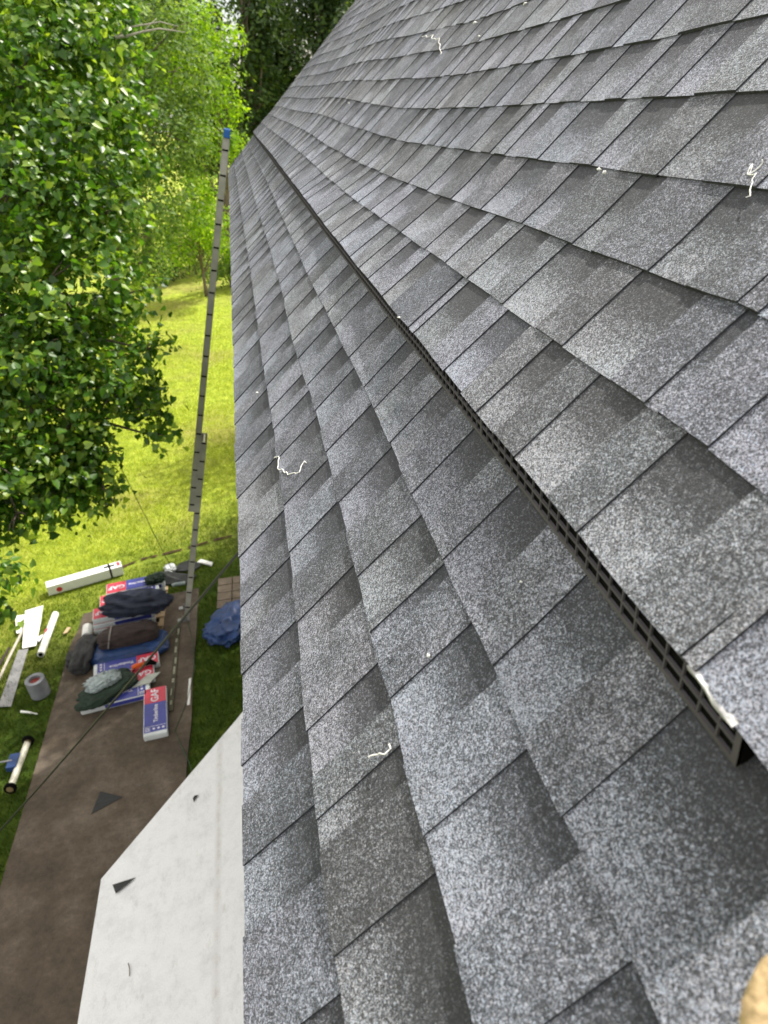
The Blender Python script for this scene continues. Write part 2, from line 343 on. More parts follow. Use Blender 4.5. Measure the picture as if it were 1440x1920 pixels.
# smooth resampling of the measured sag and hump of the deck
_g = np.arange(-3, 11.6, 0.05)
_zu = np.interp(_g, AU, ZU)/1000; _zl = np.interp(_g, AL, ZL)/1000
_k = np.hanning(9); _k /= _k.sum()
_zu = np.convolve(np.pad(_zu, 4, mode='edge'), _k, 'valid'); _zl = np.convolve(np.pad(_zl, 4, mode='edge'), _k, 'valid')
def zsurf(a, s, vent=True):
    w = min(1, max(0, (.25-s)/.5)); w = w*w*(3-2*w)
    fade = min(1, max(0, (s + 5.3)/3.0))
    z = (w*np.interp(a, _g, _zu)*fade + (1-w)*np.interp(a, _g, _zl))
    if vent and s < S4+.03 and a > 0.26:
        z += .0275*max(0, 1-(S4-s)/.33)*min(1, (a-0.26)/0.05)
    return float(z)
DS = {
0:[(.45,-12.6),(.64,-13.8),(.99,-19),(1.11,-18),(1.95,-7),(2.8,-14),(3.2,-9),(5.9,-8.5),(7.8,-10),(11.5,-12)],
1:[(.37,-8),(.51,-4.5),(.62,-6),(.78,-7.4),(.97,-14),(1.16,-16),(1.6,-15),(1.94,-16),(2.27,-11),(3.2,-13),(4.1,-10),(5.3,-3),(6.9,0),(10.2,10)],
2:[(.39,-4),(.55,.5),(.66,-4.6),(.74,-.8),(.92,-6),(1.15,-5.3),(1.36,-8),(1.63,-10),(1.92,-3.4),(2.2,-.3),(2.75,-13),(3.9,-12),(6,-4),(10.6,-8)],
3:[(.27,-1.5),(.4,1.5),(.52,4.3),(.6,-1),(.74,3.9),(.81,0),(.92,2.4),(1.2,-.4),(1.7,2),(2.6,8),(3.1,6),(4.2,6),(5.7,-6),(10.4,7)],
4:[(.31,-15),(.37,-19),(.46,-16),(.6,-17),(.79,-13),(1.13,-11),(1.34,-10),(1.53,-5),(2.6,-2.3),(3.8,-2.6),(6.6,-12),(10.2,-5)],
5:[(.47,-8),(.56,-11),(.68,-9.7),(.92,-6.5),(1.19,-6),(1.4,-4.6),(1.66,-4.9),(1.98,-2),(2.3,1.7),(3,4.6),(3.8,2.7),(4.5,-8),(6.3,-15),(10.5,-17)],
6:[(.64,3.5),(.7,0),(.77,2.5),(1.14,2.3),(1.4,0),(1.96,5),(2.1,8),(2.6,10),(3.6,11),(4.7,8.5),(5.7,-2),(7.2,-13),(10.3,-11)],
7:[(.83,8),(1.16,8.8),(1.33,5),(1.6,6.6),(2.2,7.3),(3,12),(3.3,11),(4,4),(4.6,6),(5.3,-1),(10.2,1)],
8:[(1,8),(1.2,9),(1.5,5.5),(1.9,3.4),(2.4,8),(3,6.5),(4.1,8),(4.8,-.7),(5.6,5),(7.1,11),(10,9)],
9:[(1.2,7.4),(1.5,11),(1.7,8),(2.1,5),(2.5,5),(3,2.4),(3.7,-7),(4.2,-5),(5.6,16),(6.8,21),(9.6,5)],
10:[(2.1,4),(2.4,4),(2.9,-6.7),(3.4,-9.5),(4.1,-12),(5.4,9),(6.7,20)],
11:[(3,-4.3),(3.7,-3.7),(4.4,-6.7),(5,-4.3),(5.9,7),(7.4,19)],
12:[(4.8,-11),(5.3,5),(8.1,17)]}
rnd = random.Random(7)
def dsk(k, a):
    L = DS.get(k)
    if L: d = float(np.interp(a, [p[0] for p in L], [p[1] for p in L]))/1000
    else: d = 0.006*noise.noise(Vector((a*0.35, k*3.7, 0)))*1.5
    return d + 0.0016*noise.noise(Vector((a*6.0, k*9.1, 4)))
JO = {0:([.4,.62,.78,.97,1.16,1.34,1.61,1.82,2.08,2.26,2.6],[.53,.71,.87,1.06,1.23,1.73,1.94,2.17,2.44]),
1:([.43,.59,.73,.96,1.17,1.35,1.58,1.76,1.9,2.09,2.28],[.3,.55,.65,.87,1.08,1.27,1.49,1.82,2.03]),
2:([.27,.47,.66,.79,.92,1.16,1.38,1.61,1.79,2.02],[.15,.36,.56,.76,.81,1.05,1.25,1.49,1.68,1.9]),
3:([.39,.58,.79,.98,1.17,1.34,1.47,1.68],[.25,.48,.68,.88,1.08,1.26]),
4:([.385,.405,.60,.79,.95,1.14,1.38,1.425],[.49,.68,.87,1.03,1.24,1.41]),
5:([.56,.68,.91,1.17,1.39,1.57,1.765],[.42,.65,.76,1.01,1.25,1.48,1.62]),
6:([.66,.70,.895,1.145,1.40,1.68,1.95,2.22],[.55,.80,1.07,1.30,1.51,1.84,2.1]),
7:([.85,1.095,1.34,1.62,1.85,1.97],[.72,.97,1.22,1.44,1.76,1.93]),
8:([1.09,1.295,1.465,1.67,1.89],[1.0,1.2,1.38,1.54,1.79]),
9:([1.30,1.58,1.76,2.0],[1.2,1.47,1.7,1.9])}
def teeth(k):
    """recess intervals (start, joint) along the course; the joint is the edge of a raised tooth that faces the near end"""
    J, S = JO.get(k, ([], []))
    J = list(J); rec = []
    rr = random.Random(100+k)
    for i, j in enumerate(J):
        lo = J[i-1] if i else j-0.22
        c = [s for s in S if lo < s < j]
        if c: rec.append((c[-1], j))
        elif j-lo < 0.09: rec.append((j-0.004, j))
        else: rec.append((j-(j-lo)*rr.uniform(.35, .6), j))
    def rnd_gap():
        g = rr.uniform(.15, .31); q = rr.random()
        w = 0.004 if q < .14 else g*rr.uniform(.25, .62)
        return g, w
    x = J[-1] if J else YNEAR
    while x < YFAR - .05:
        g, w = rnd_gap(); x += g
        if x < YFAR-.01: rec.append((x-w, x))
    if J:
        x = rec[0][0] - .1
        while x > YNEAR+.1:
            g, w = rnd_gap(); rec.append((x-w, x)); x -= g
    rec.sort(); out = []
    for r in rec:
        if out and r[0] < out[-1][1]+.012: r = (out[-1][1]+.012, r[1])
        if r[1]-r[0] > .003: out.append(r)
    return out

class ShMesh:
    def __init__(self):
        self.v = []; self.f = []; self.plan = []; self.band = []; self.col = []
    def quad(self, pts, plan, band, col):
        b = len(self.v); self.v += pts; self.f.append((b, b+1, b+2, b+3))
        self.plan += plan; self.band += band; self.col += [col]*4

def build_shingles(parent):
    sm = ShMesh()
    for k in range(NC):
        rec = teeth(k); rr = random.Random(500+k)
        near = k < 14
        marks = []   # (a, skew)
        for r0, r1 in rec:
            marks.append((r0, rr.uniform(-.007, .007))); marks.append((r1, rr.uniform(-.004, .004)))
        step = .05 if near else .14
        xs = []
        edges = [(YNEAR, 0)] + marks + [(YFAR + rr.uniform(-.006, .006), 0)]
        for (x0, s0), (x1, s1) in zip(edges[:-1], edges[1:]):
            n = max(1, int((x1-x0)/step + .5))
            for i in range(n):
                t = i/n; xs.append((x0+(x1-x0)*t, s0+(s1-s0)*t))
        xs.append(edges[-1])
        recs = [(a, b) for a, b in rec]
        ri = 0; cur = (rr.random(), rr.random(), rr.random(), 1); was = None
        blendhue = rr.random()
        bj = {round(r[0], 4): rr.uniform(-.0025, .0025) for r in rec}
        off = 0.0
        for (x0, e0), (x1, e1) in zip(xs[:-1], xs[1:]):
            xm = (x0+x1)/2
            while ri < len(recs) and recs[ri][1] < xm: ri += 1
            inrec = ri < len(recs) and recs[ri][0] < xm < recs[ri][1]
            tooth = 0 if inrec else 1
            if was is None or tooth != was[0]:
                if rr.random() < .35: blendhue = rr.random()
                cur = (rr.random(), min(1, max(0, blendhue+rr.uniform(-.12, .12))), rr.random(), 1)
                off = rr.uniform(-.0013, .0013); newseg = True
            else: newseg = False
            up = .0025 if tooth else 0.0
            lift = 0.0015*noise.noise(Vector((xm*3, k*5.3, 1)))
            rows = []
            NV = 3 if near else 2
            for i in range(NV+1):
                v = i/NV
                row = []
                for (x, e) in ((x0, e0), (x1, e1)):
                    sb = SE - k*EXPO + dsk(k, x) + off
                    st = SE - (k+1)*EXPO + dsk(k+1, x) - .028
                    s = sb + (st-sb)*v
                    a = x + e*v
                    ss = SE - k*EXPO - v*(EXPO+.028)
                    z = zsurf(a, ss, k >= 4) + .0050*(1-v) + .0012 + up + lift*(1-v)
                    row.append((a, s, z, v))
                rows.append(row)
            for i in range(NV):
                A, B = rows[i]; D_, C_ = rows[i+1]
                q = [A, B, C_, D_]
                sm.quad([rp(p[0], p[1], p[2]) for p in q], [(p[0], p[1]+k*.31) for p in q],
                        [(p[3]*1.19, float(tooth)) for p in q], cur)
            # butt face
            A, B = rows[0]
            zb0 = zsurf(A[0], SE-k*EXPO-.002, k > 4) - .002 if k else A[2]-.012
            zb1 = zsurf(B[0], SE-k*EXPO-.002, k > 4) - .002 if k else B[2]-.012
            if k == 4: zb0 = A[2]-.008; zb1 = B[2]-.008
            sm.quad([rp(A[0], A[1], zb0), rp(B[0], B[1], zb1), rp(*B[:3]), rp(*A[:3])],
                    [(A[0], zb0), (B[0], zb1), (B[0], B[2]), (A[0], A[2])], [(.95, 0.0)]*4, (.1, .5, .5, 1))
            # side of a tooth
            if newseg and was is not None:
                for i in range(NV):
                    A = rows[i][0]; D_ = rows[i+1][0]
                    lo = -.0030 if tooth else 0
                    q = [(A[0], A[1], A[2]+(lo if tooth else .0025)), (D_[0], D_[1], D_[2]+(lo if tooth else .0025)), (D_[0], D_[1], D_[2]), (A[0], A[1], A[2])]
                    sm.quad([rp(*p) for p in q], [(p[1], p[2]*3) for p in q], [(.98, 0.0)]*4, (.0, .5, .5, 1))
            was = (tooth,)
    me = bpy.data.meshes.new('shingles'); me.from_pydata(sm.v, [], sm.f)
    l1 = me.uv_layers.new(name='plan'); l1.data.foreach_set('uv', np.array(sm.plan, dtype=np.float32).ravel())
    l2 = me.uv_layers.new(name='band'); l2.data.foreach_set('uv', np.array(sm.band, dtype=np.float32).ravel())
    ca = me.color_attributes.new('blend', 'FLOAT_COLOR', 'CORNER')
    ca.data.foreach_set('color', np.array(sm.col, dtype=np.float32).ravel())
    me.materials.append(M_SH); me.update()
    o = bpy.data.objects.new('shingles', me); C.objects.link(o)
    o.parent = parent; o.matrix_parent_inverse = Matrix.Translation(-world_loc(parent))
    return o

house = empty('house', (0.35, YNEAR, 0), 'house with grey shingled roof and a white lower porch roof at its side', 'house')
# deck under the shingles = the roof part
rb = MB()
def slab(mb, a0, a1, s0, s1, z0, z1, mi=0):
    vs = [rp(a, s, z) for z in (z0, z1) for (a, s) in ((a0, s0), (a1, s0), (a1, s1), (a0, s1))]
    mb.add(vs, [(3,2,1,0),(4,5,6,7),(0,1,5,4),(1,2,6,5),(2,3,7,6),(3,0,4,7)], mi)
slab(rb, YNEAR+.02, YFAR-.06, SE-.03, S_TOP, -.10, -.062)
# far slope
RX, RZ = rp(0, S_TOP, 0)[0], rp(0, S_TOP, 0)[2]
def bp_(a, t, z): return (RX + CT*t + ST*z, a, RZ - ST*t + CT*z)
for i in range(42):
    t0 = i*EXPO; t1 = t0+EXPO+.02
    vs = [bp_(a, t, z) for z in (-.06, .0) for (a, t) in ((YNEAR, t0), (YFAR, t0), (YFAR, t1), (YNEAR, t1))]
    vs[4] = bp_(YNEAR, t0, .004-.006); vs[5] = bp_(YFAR, t0, -.002); vs[6] = bp_(YFAR, t1, .006); vs[7] = bp_(YNEAR, t1, .006)
    rb.add(vs, [(0,1,2,3),(7,6,5,4),(4,5,1,0),(5,6,2,1),(6,7,3,2),(7,4,0,3)], 1)
for i in range(58):   # ridge caps
    y0 = YNEAR + i*.24; y1 = min(YFAR, y0+.30)
    z0, z1 = .012, .022
    rb.add([(RX-.13*CT, y0, RZ-.13*ST+z0), (RX, y0, RZ+z0+.01), (RX+.13*CT, y0, RZ-.13*ST+z0),
            (RX-.13*CT, y1, RZ-.13*ST+z1-.018), (RX, y1, RZ+z1-.008), (RX+.13*CT, y1, RZ-.13*ST+z1-.018)], [(0,1,4,3),(1,2,5,4),(0,2,1)], 1)
roof = rb.build('roof', [M_WOODP, M_SCRAP], house)
shingles = build_shingles(roof)
de = MB()
EX, EZ = rp(0, SE-.02, 0)[0], rp(0, SE-.02, 0)[2]
de.box((EX-.004, YNEAR, EZ-.075), (EX+.004, YFAR-.02, EZ-.008))
drip = de.build('drip_edge', M_DRIP, roof)
rk = MB(); slab(rk, YFAR-.05, YFAR-.02, SE-.03, S_TOP, -.20, .018)
rk.build('rake_board', M_TRIM, roof)
rk = MB(); slab(rk, YNEAR+.02, YNEAR+.05, SE-.03, S_TOP, -.20, -.005)
rk.build('rake_board', M_TRIM, roof)
fa = MB(); fa.box((EX+.006, YNEAR+.02, EZ-.22), (EX+.028, YFAR-.06, EZ-.07)); fa.build('fascia', M_TRIM, roof)
so = MB(); so.box((EX+.03, YNEAR+.02, EZ-.20), (.349, YFAR-.06, EZ-.185)); so.build('soffit', M_TRIM, roof)

# edge vent under the fifth course
vb = MB(); A0 = .328
def vpt(a, u, d=0.0):   # u 0 at the top edge, 1 at the bottom edge of the slanted louvre, d = depth below it
    zt = zsurf(a, .10, False)
    st = S4 + dsk(4, a) - .001; sb = float(np.interp(a, [.3, .7, 1.3, 1.6, 3], [.0895, .0925, .097, .101, .109]))
    if sb < st + .014: sb = st + .014
    s = st + (sb-st)*u; z = zt + .0300*(1-u) + .0065*u
    nx, nz = .75, .66
    return rp(a, s - nx*d*.9, z - nz*d*.6)
def vbar(a0, a1, u0, u1, th=.004):
    n = max(1, int((a1-a0)/.25))
    for i in range(n):
        b0 = a0+(a1-a0)*i/n; b1 = a0+(a1-a0)*(i+1)/n
        vs = [vpt(b0, u0), vpt(b1, u0), vpt(b1, u1), vpt(b0, u1), vpt(b0, u0, th), vpt(b1, u0, th), vpt(b1, u1, th), vpt(b0, u1, th)]
        vb.add(vs, [(0,1,2,3),(7,6,5,4),(4,5,1,0),(6,7,3,2)] + ([(7,4,0,3)] if i == 0 else []) + ([(5,6,2,1)] if i == n-1 else []))
vend = YFAR-.1
for u0, u1 in ((-.02, .04), (.47, .54), (.90, 1.03)): vbar(A0, vend, u0, u1)
a = A0; i = 0
while a < vend:
    w = .0022 if i % 24 else .007
    vbar(a, a+w, .0, 1.0, .003); a += .0255; i += 1
vent = vb.build('edge_vent', M_VENT, roof)
vd = MB(); n = 120
for i in range(n):
    b0 = A0+.002+(vend-A0)*i/n; b1 = A0+.002+(vend-A0)*(i+1)/n
    vd.add([vpt(b0, -.02, .0055), vpt(b1, -.02, .0055), vpt(b1, .95, .0055), vpt(b0, .95, .0055)], [(0,1,2,3)])
vd.add([vpt(A0, -.05, .0), vpt(A0, 1.0, 0), rp(A0, .078, zsurf(A0, .1, False)+.001), rp(A0, .03, zsurf(A0, .1, False)+.001), rp(A0, .03, zsurf(A0, .1, False)+.028)], [(0,1,2,3,4)])
vd.build('vent_cavity', M_BLACK, roof)
# crumpled flashing strip showing between vent and shingle
fb = MB()
pv = []
for i in range(6):
    a = A0+.004+i*.0125
    wob = .002*noise.noise(Vector((a*35, 2, 0)))
    wd = .0016 if .335 < a < .40 else .0006
    zt = zsurf(a, .10, False)+.0345
    s0 = S4 + dsk(4, a) + .0025
    pv.append((rp(a, s0+wd+wob, zt-.002+wob), rp(a, s0-wd*.2+wob, zt+.0015-wob), rp(a, s0-.006, zt+.0005)))
for p, q in zip(pv[:-1], pv[1:]): fb.add([p[0], q[0], q[1], p[1]], [(0,1,2,3)]); fb.add([p[1], q[1], q[2], p[2]], [(0,1,2,3)])
fb.build('flashing_strip', M_ALU, roof)

# walls with lapped siding
wb = MB(); W0, W1 = .35, 8.07
for i in range(6):
    z = i*.2; z1 = z+.2
    wb.add([(W0-.014, YNEAR+.35, z), (W0-.014, YFAR-.3, z), (W0, YFAR-.3, z1), (W0, YNEAR+.35, z1)], [(3,2,1,0)])
    wb.add([(W0-.014, YNEAR+.35, z), (W0-.014, YFAR-.3, z), (W0, YFAR-.3, z), (W0, YNEAR+.35, z)], [(0,1,2,3)])
def roof_z(x): return (RZ - abs(x-RX)*ST/CT) - .14
for ya, sg in ((YFAR-.3, 1), (YNEAR+.35, -1)):
    wb.add([(W0, ya, 0), (W1, ya, 0), (W1, ya, roof_z(W1)), (RX, ya, roof_z(RX)), (W0, ya, roof_z(W0))], [(0,1,2,3,4) if sg < 0 else (4,3,2,1,0)])
wb.add([(W1, YNEAR+.35, 0), (W1, YFAR-.3, 0), (W1, YFAR-.3, roof_z(W1)), (W1, YNEAR+.35, roof_z(W1))], [(0,1,2,3)])
wb.build('wall', M_SIDING, house)
for (y, z) in ((8.6, 1.0), (8.6, 4.2), (4.2, 4.4)):
    w = MB(); w.box((W0-.04, y-.55, z-.08), (W0-.012, y+.55, z+1.35)); wo = w.build('window', M_TRIM, house)
    g = MB(); g.box((W0-.052, y-.46, z), (W0-.041, y+.46, z+.62)); g.box((W0-.052, y-.46, z+.66), (W0-.041, y+.46, z+1.27)); g.build('pane', M_GLASS, wo)

# lower porch roof under white underlayment
def pr(x, y, d=0.0): return (x, y, 2.9 + .25*(x+1.67) + d)
PY = 3.85
def py_edge(x): return PY + (x+1.67)*1.105
pb = MB(); nx, ny = 22, 60
gv = {}
for i in range(nx+1):
    x = -1.67 + (0.335+1.67)*i/nx
    ye = py_edge(x)
    for j in range(ny+1):
        y = -2.2 + (ye+2.2)*j/ny
        d = .004*noise.noise(Vector((x*5, y*2.2, 0))) + .002*noise.noise(Vector((x*18, y*11, 5)))
        sx = abs(x+.79 - .01*noise.noise(Vector((y*2, 0, 0))))
        d += .005*max(0, 1-sx/.04)
        gv[i, j] = len(pb.v); pb.v.append(pr(x, y, d+.006))
for i in range(nx):
    for j in range(ny):
        pb.f.append([gv[i, j], gv[i+1, j], gv[i+1, j+1], gv[i, j+1]]); pb.m.append(0)
# skirt
loop = [gv[i, ny] for i in range(nx+1)]
for p, q in zip(loop[:-1], loop[1:]):
    a_ = pb.v[p]; b_ = pb.v[q]; pb.add([a_, b_, (b_[0], b_[1], b_[2]-.03), (a_[0], a_[1], a_[2]-.03)], [(0,1,2,3)])
for j in range(ny):
    a_ = pb.v[gv[0, j]]; b_ = pb.v[gv[0, j+1]]; pb.add([a_, b_, (b_[0], b_[1], b_[2]-.03), (a_[0], a_[1], a_[2]-.03)], [(3,2,1,0)])
proof = pb.build('porch_roof', M_UNDER, house, smooth=True)
sl = MB()
sl.add([pr(-1.64, -2.18, -.02), pr(.33, -2.18, -.02), pr(.33, py_edge(.33)-.04, -.02), pr(-1.64, py_edge(-1.64)-.03, -.02),
        pr(-1.64, -2.18, -.17), pr(.33, -2.18, -.17), pr(.33, py_edge(.33)-.04, -.17), pr(-1.64, py_edge(-1.64)-.03, -.17)],
       [(0,1,2,3),(7,6,5,4),(4,5,1,0),(5,6,2,1),(6,7,3,2),(7,4,0,3)])
sl.build('porch_frame', M_TRIM, proof)
for y in (3.6, .6, -1.9):
    p = MB(); p.box((-1.58, y-.06, .02), (-1.46, y+.06, 2.78)); p.box((-1.61, y-.09, .01), (-1.43, y+.09, .14)); p.build('porch_post', M_TRIM, house)

# ------------------------------------------------------------------ ground
gb = MB()
def gz(x, y):
    return .02*noise.noise(Vector((x*.5, y*.5, 0)))*(1 if (abs(x+2.7) > 1.6 or y > 12.5) else 0) - .004
xs_ = [-260, -120, -60, -30, -18] + [x*.5 for x in range(-28, 13)] + [12, 25, 60, 120, 260]
ys_ = [-120, -50, -20, -8] + [y*.5 for y in range(-8, 92)] + [60, 90, 140, 280]
idx = {}
for i, x in enumerate(xs_):
    for j, y in enumerate(ys_):
        idx[i, j] = len(gb.v); gb.v.append((x, y, gz(x, y) - .01))
for i in range(len(xs_)-1):
    for j in range(len(ys_)-1):
        gb.f.append([idx[i, j], idx[i+1, j], idx[i+1, j+1], idx[i, j+1]]); gb.m.append(0)
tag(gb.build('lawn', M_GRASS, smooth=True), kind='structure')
wp = MB()
L = []; Rr = []
ysn = list(np.arange(-6, 11.5, .35)) + [11.6]
for y in ysn:
    L.append((-3.80+.03*noise.noise(Vector((y, 0, 0)))+.05*(y > 11), y, 0)); Rr.append((-1.74+.025*noise.noise(Vector((y, 7, 0))), y + (.3 if y > 11.4 else 0), 0))
for i in range(len(ysn)-1):
    vs = [L[i], Rr[i], Rr[i+1], L[i+1]]
    wp.add([(x, y, .035) for x, y, z in vs] + [(x, y, -.06) for x, y, z in vs], [(0,1,2,3),(5,1,0,4) if i == 0 else (0,3,7,4),(1,5,6,2)] + ([(3,2,6,7)] if i == len(ysn)-2 else []))
tag(wp.build('path', M_PATH), kind='structure')
PZ = .036
sb_ = MB(); tp = [(-3.35, 13.0), (-2.9, 13.25), (-2.5, 13.33), (-2.0, 13.45), (-1.5, 13.62), (-1.0, 13.72), (-.3, 13.95), (.8, 14.2), (2.5, 14.3)]
for (x0, y0), (x1, y1) in zip(tp[:-1], tp[1:]):
    for t in range(6):
        xa, ya = x0+(x1-x0)*t/8, y0+(y1-y0)*t/8; xb, yb = x0+(x1-x0)*(t+1)/8, y0+(y1-y0)*(t+1)/8
        wa = .035+.045*noise.noise(Vector((xa*6, 1, 0))); wb_ = .035+.045*noise.noise(Vector((xb*6, 1, 0)))
        sb_.add([(xa, ya-wa, .012), (xb, yb-wb_, .012), (xb, yb+wb_, .012), (xa, ya+wa, .012), (xa, ya, .03), (xb, yb, .03)], [(0,1,5,4),(4,5,2,3)])
tag(sb_.build('soil', M_SOIL), kind='structure')

# grass blades: far too many to count
def blades(n, x0, x1, y0, y1, seed):
    g = np.random.default_rng(seed)
    x = g.uniform(x0, x1, n); y = y0 + (y1-y0)*(1-np.sqrt(1-g.random(n)))
    keep = ~((x > -3.82) & (x < -1.72) & (y < 11.75)) & ~((np.abs(y-13.0-(x+3.35)*.31) < .1) & (x > -3.4))
    x, y = x[keep], y[keep]; n = len(x)
    ang = g.uniform(0, 2*np.pi, n); h = g.uniform(.03, .075, n); w = g.uniform(.004, .009, n)
    lean = g.uniform(.2, 1.1, n)*h; la = g.uniform(0, 2*np.pi, n)
    z = np.full(n, -.02)
    P = np.zeros((n, 3, 3))
    P[:, 0] = np.c_[x-np.cos(ang)*w, y-np.sin(ang)*w, z]; P[:, 1] = np.c_[x+np.cos(ang)*w, y+np.sin(ang)*w, z]
    P[:, 2] = np.c_[x+np.cos(la)*lean, y+np.sin(la)*lean, z+h+.01]
    return P
def fast_mesh(name, V, nper, faces_per, mat, tone=None, parent=None, smooth=False):
    """V: (n, nper, 3); faces_per: list of index tuples inside one element"""
    n = V.shape[0]
    me = bpy.data.meshes.new(name)
    me.vertices.add(n*nper); me.vertices.foreach_set('co', V.reshape(-1).astype(np.float32))
    loops = np.concatenate([np.array(f) for f in faces_per]); lens = np.array([len(f) for f in faces_per])
    li = (loops[None, :] + (np.arange(n)*nper)[:, None]).reshape(-1)
    me.loops.add(len(li)); me.loops.foreach_set('vertex_index', li.astype(np.int32))
    starts = np.concatenate([[0], np.cumsum(lens)[:-1]])
    ps = (starts[None, :] + (np.arange(n)*lens.sum())[:, None]).reshape(-1)
    me.polygons.add(n*len(lens)); me.polygons.foreach_set('loop_start', ps.astype(np.int32))
    me.polygons.foreach_set('loop_total', np.tile(lens, n).astype(np.int32))
    if smooth: me.polygons.foreach_set('use_smooth', np.ones(n*len(lens), dtype=bool))
    if tone is not None:
        at = me.attributes.new('tone', 'FLOAT', 'POINT'); at.data.foreach_set('value', np.repeat(tone, nper).astype(np.float32))
    me.update(calc_edges=True); me.validate()
    me.materials.append(mat)
    o = bpy.data.objects.new(name, me); C.objects.link(o)
    if parent is not None:
        o.parent = parent; o.matrix_parent_inverse = Matrix.Translation(-world_loc(parent))
    return o
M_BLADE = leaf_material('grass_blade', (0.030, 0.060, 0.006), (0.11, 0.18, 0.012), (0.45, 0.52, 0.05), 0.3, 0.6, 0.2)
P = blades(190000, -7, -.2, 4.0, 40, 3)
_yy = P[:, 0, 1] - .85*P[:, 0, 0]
_t = np.clip((_yy-13.2)/3.8, 0, 1)*.62 + np.random.default_rng(4).random(len(P))*.36  # blade tone drops towards the house, painting in the shade there
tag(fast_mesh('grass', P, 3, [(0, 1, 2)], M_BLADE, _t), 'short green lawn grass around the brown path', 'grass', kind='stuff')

# ------------------------------------------------------------------ trees
def leaves(blobs, per_m2, size, seed, droop=.5, cl=9, spread=.16, outw=.55, inner=.35):
    g = np.random.default_rng(seed); Cn = []
    for (x, y, z, r) in blobs:
        k = max(6, int(per_m2*4*math.pi*r*r/cl))
        d = g.normal(size=(k, 3)); d /= np.linalg.norm(d, axis=1)[:, None]
        rr = r*(1-(1-inner)*g.random(k)**1.8)*(1+.10*np.sin(d[:, 0]*5+x*3)*np.cos(d[:, 1]*4+y))
        c = np.array([x, y, z]) + d*rr[:, None]*np.array([1, 1, .9])
        tw = g.normal(scale=1, size=(k, 3)); tw /= np.linalg.norm(tw, axis=1)[:, None]; tw[:, 2] = -abs(tw[:, 2])*.6
        for i in range(cl):
            t = (i/cl-.3)*spread*2.4
            Cn.append(np.c_[c + tw*t + g.normal(scale=spread*.45, size=(k, 3)), d])
    A = np.concatenate(Cn); n = len(A); P = A[:, :3]; out = A[:, 3:]
    nrm = out*outw + np.array([0, 0, .55]) + g.normal(scale=.42 if outw > .8 else .55, size=(n, 3)); nrm /= np.linalg.norm(nrm, axis=1)[:, None]
    ax = g.normal(size=(n, 3)); ax[:, 2] -= droop*1.6
    ax -= nrm*(ax*nrm).sum(1)[:, None]; ax /= np.linalg.norm(ax, axis=1)[:, None]
    sd = np.cross(nrm, ax); s = (size*(.45 + .85*g.random(n)**.8))[:, None]
    return P, ax, sd, nrm, s, g
def heart_leaves(*a, **k):
    P, ax, sd, nm, s, g = leaves(*a, **k); n = len(P)
    V = np.zeros((n, 8, 3)); fold = .26
    prof = [(0, 0, 0), (-.08, .34, 1), (.28, .46, 1), (.66, .26, 1), (1.0, 0, -.12), (.66, -.26, 1), (.28, -.46, 1), (-.08, -.34, 1)]
    for i, (l, w, f) in enumerate(prof):
        V[:, i] = P + ax*l*s + sd*w*s + nm*(fold*abs(w) - .22*l*l + .05*(f < 0))*s
    return V, [(0, 1, 2, 3, 4), (0, 4, 5, 6, 7)], g.random(n)
def small_leaves(*a, **k):
    k.setdefault('outw', 1.1)
    P, ax, sd, nm, s, g = leaves(*a, **k); n = len(P)
    V = np.zeros((n, 4, 3))
    V[:, 0] = P; V[:, 1] = P+ax*.5*s+sd*.3*s; V[:, 2] = P+ax*s+nm*.1*s; V[:, 3] = P+ax*.5*s-sd*.3*s
    return V, [(0, 1, 2, 3)], g.random(n)

def limbs(base, top, blobs, r0, n=9, seed=1):
    mb = MB(); rr = random.Random(seed)
    b = Vector(base); t = Vector(top); pts = []
    for i in range(7):
        u = i/6; p = b.lerp(t, u); p += Vector((noise.noise(Vector((u*3, seed, 0))), noise.noise(Vector((u*3, seed, 5))), 0))*.25*u; pts.append(p)
    mb.tube(pts, [r0*(1.25-.25*min(1, i)) * (1-.75*i/6) for i in range(7)], n)
    for (x, y, z, r) in blobs:
        u = rr.uniform(.35, .9); s = pts[int(u*6)]; e = Vector((x, y, z))
        m = s.lerp(e, .5) + Vector((rr.uniform(-.3, .3), rr.uniform(-.3, .3), rr.uniform(0, .4)))
        mb.tube([s, s.lerp(m, .6), m, m.lerp(e, .6), e + (e-m).normalized()*min(.2, r*.3)], [r0*.42, r0*.3, r0*.22, r0*.14, r0*.05], 6)
        for q in range(3):
            d = Vector((rr.gauss(0, 1), rr.gauss(0, 1), rr.gauss(0, .7))).normalized()
            mb.tube([e, e+d*r*.5, e+d*r*.85+Vector((0, 0, -.05))], [r0*.1, r0*.06, r0*.02], 5)
    return mb

def make_tree(name, label, cat, base, top, blobs, kind, per, size, mat, r0, seed, group=None, **kw):
    t = empty(name, base, label, cat, group)
    limbs(base, top, blobs, r0, seed=seed).build('trunk', M_BARK, t, smooth=True)
    V, F, tone = (heart_leaves if kind == 'heart' else small_leaves)(blobs, per, size, seed, **kw)
    fast_mesh('crown', V, V.shape[1], F, mat, tone, t)
    return t

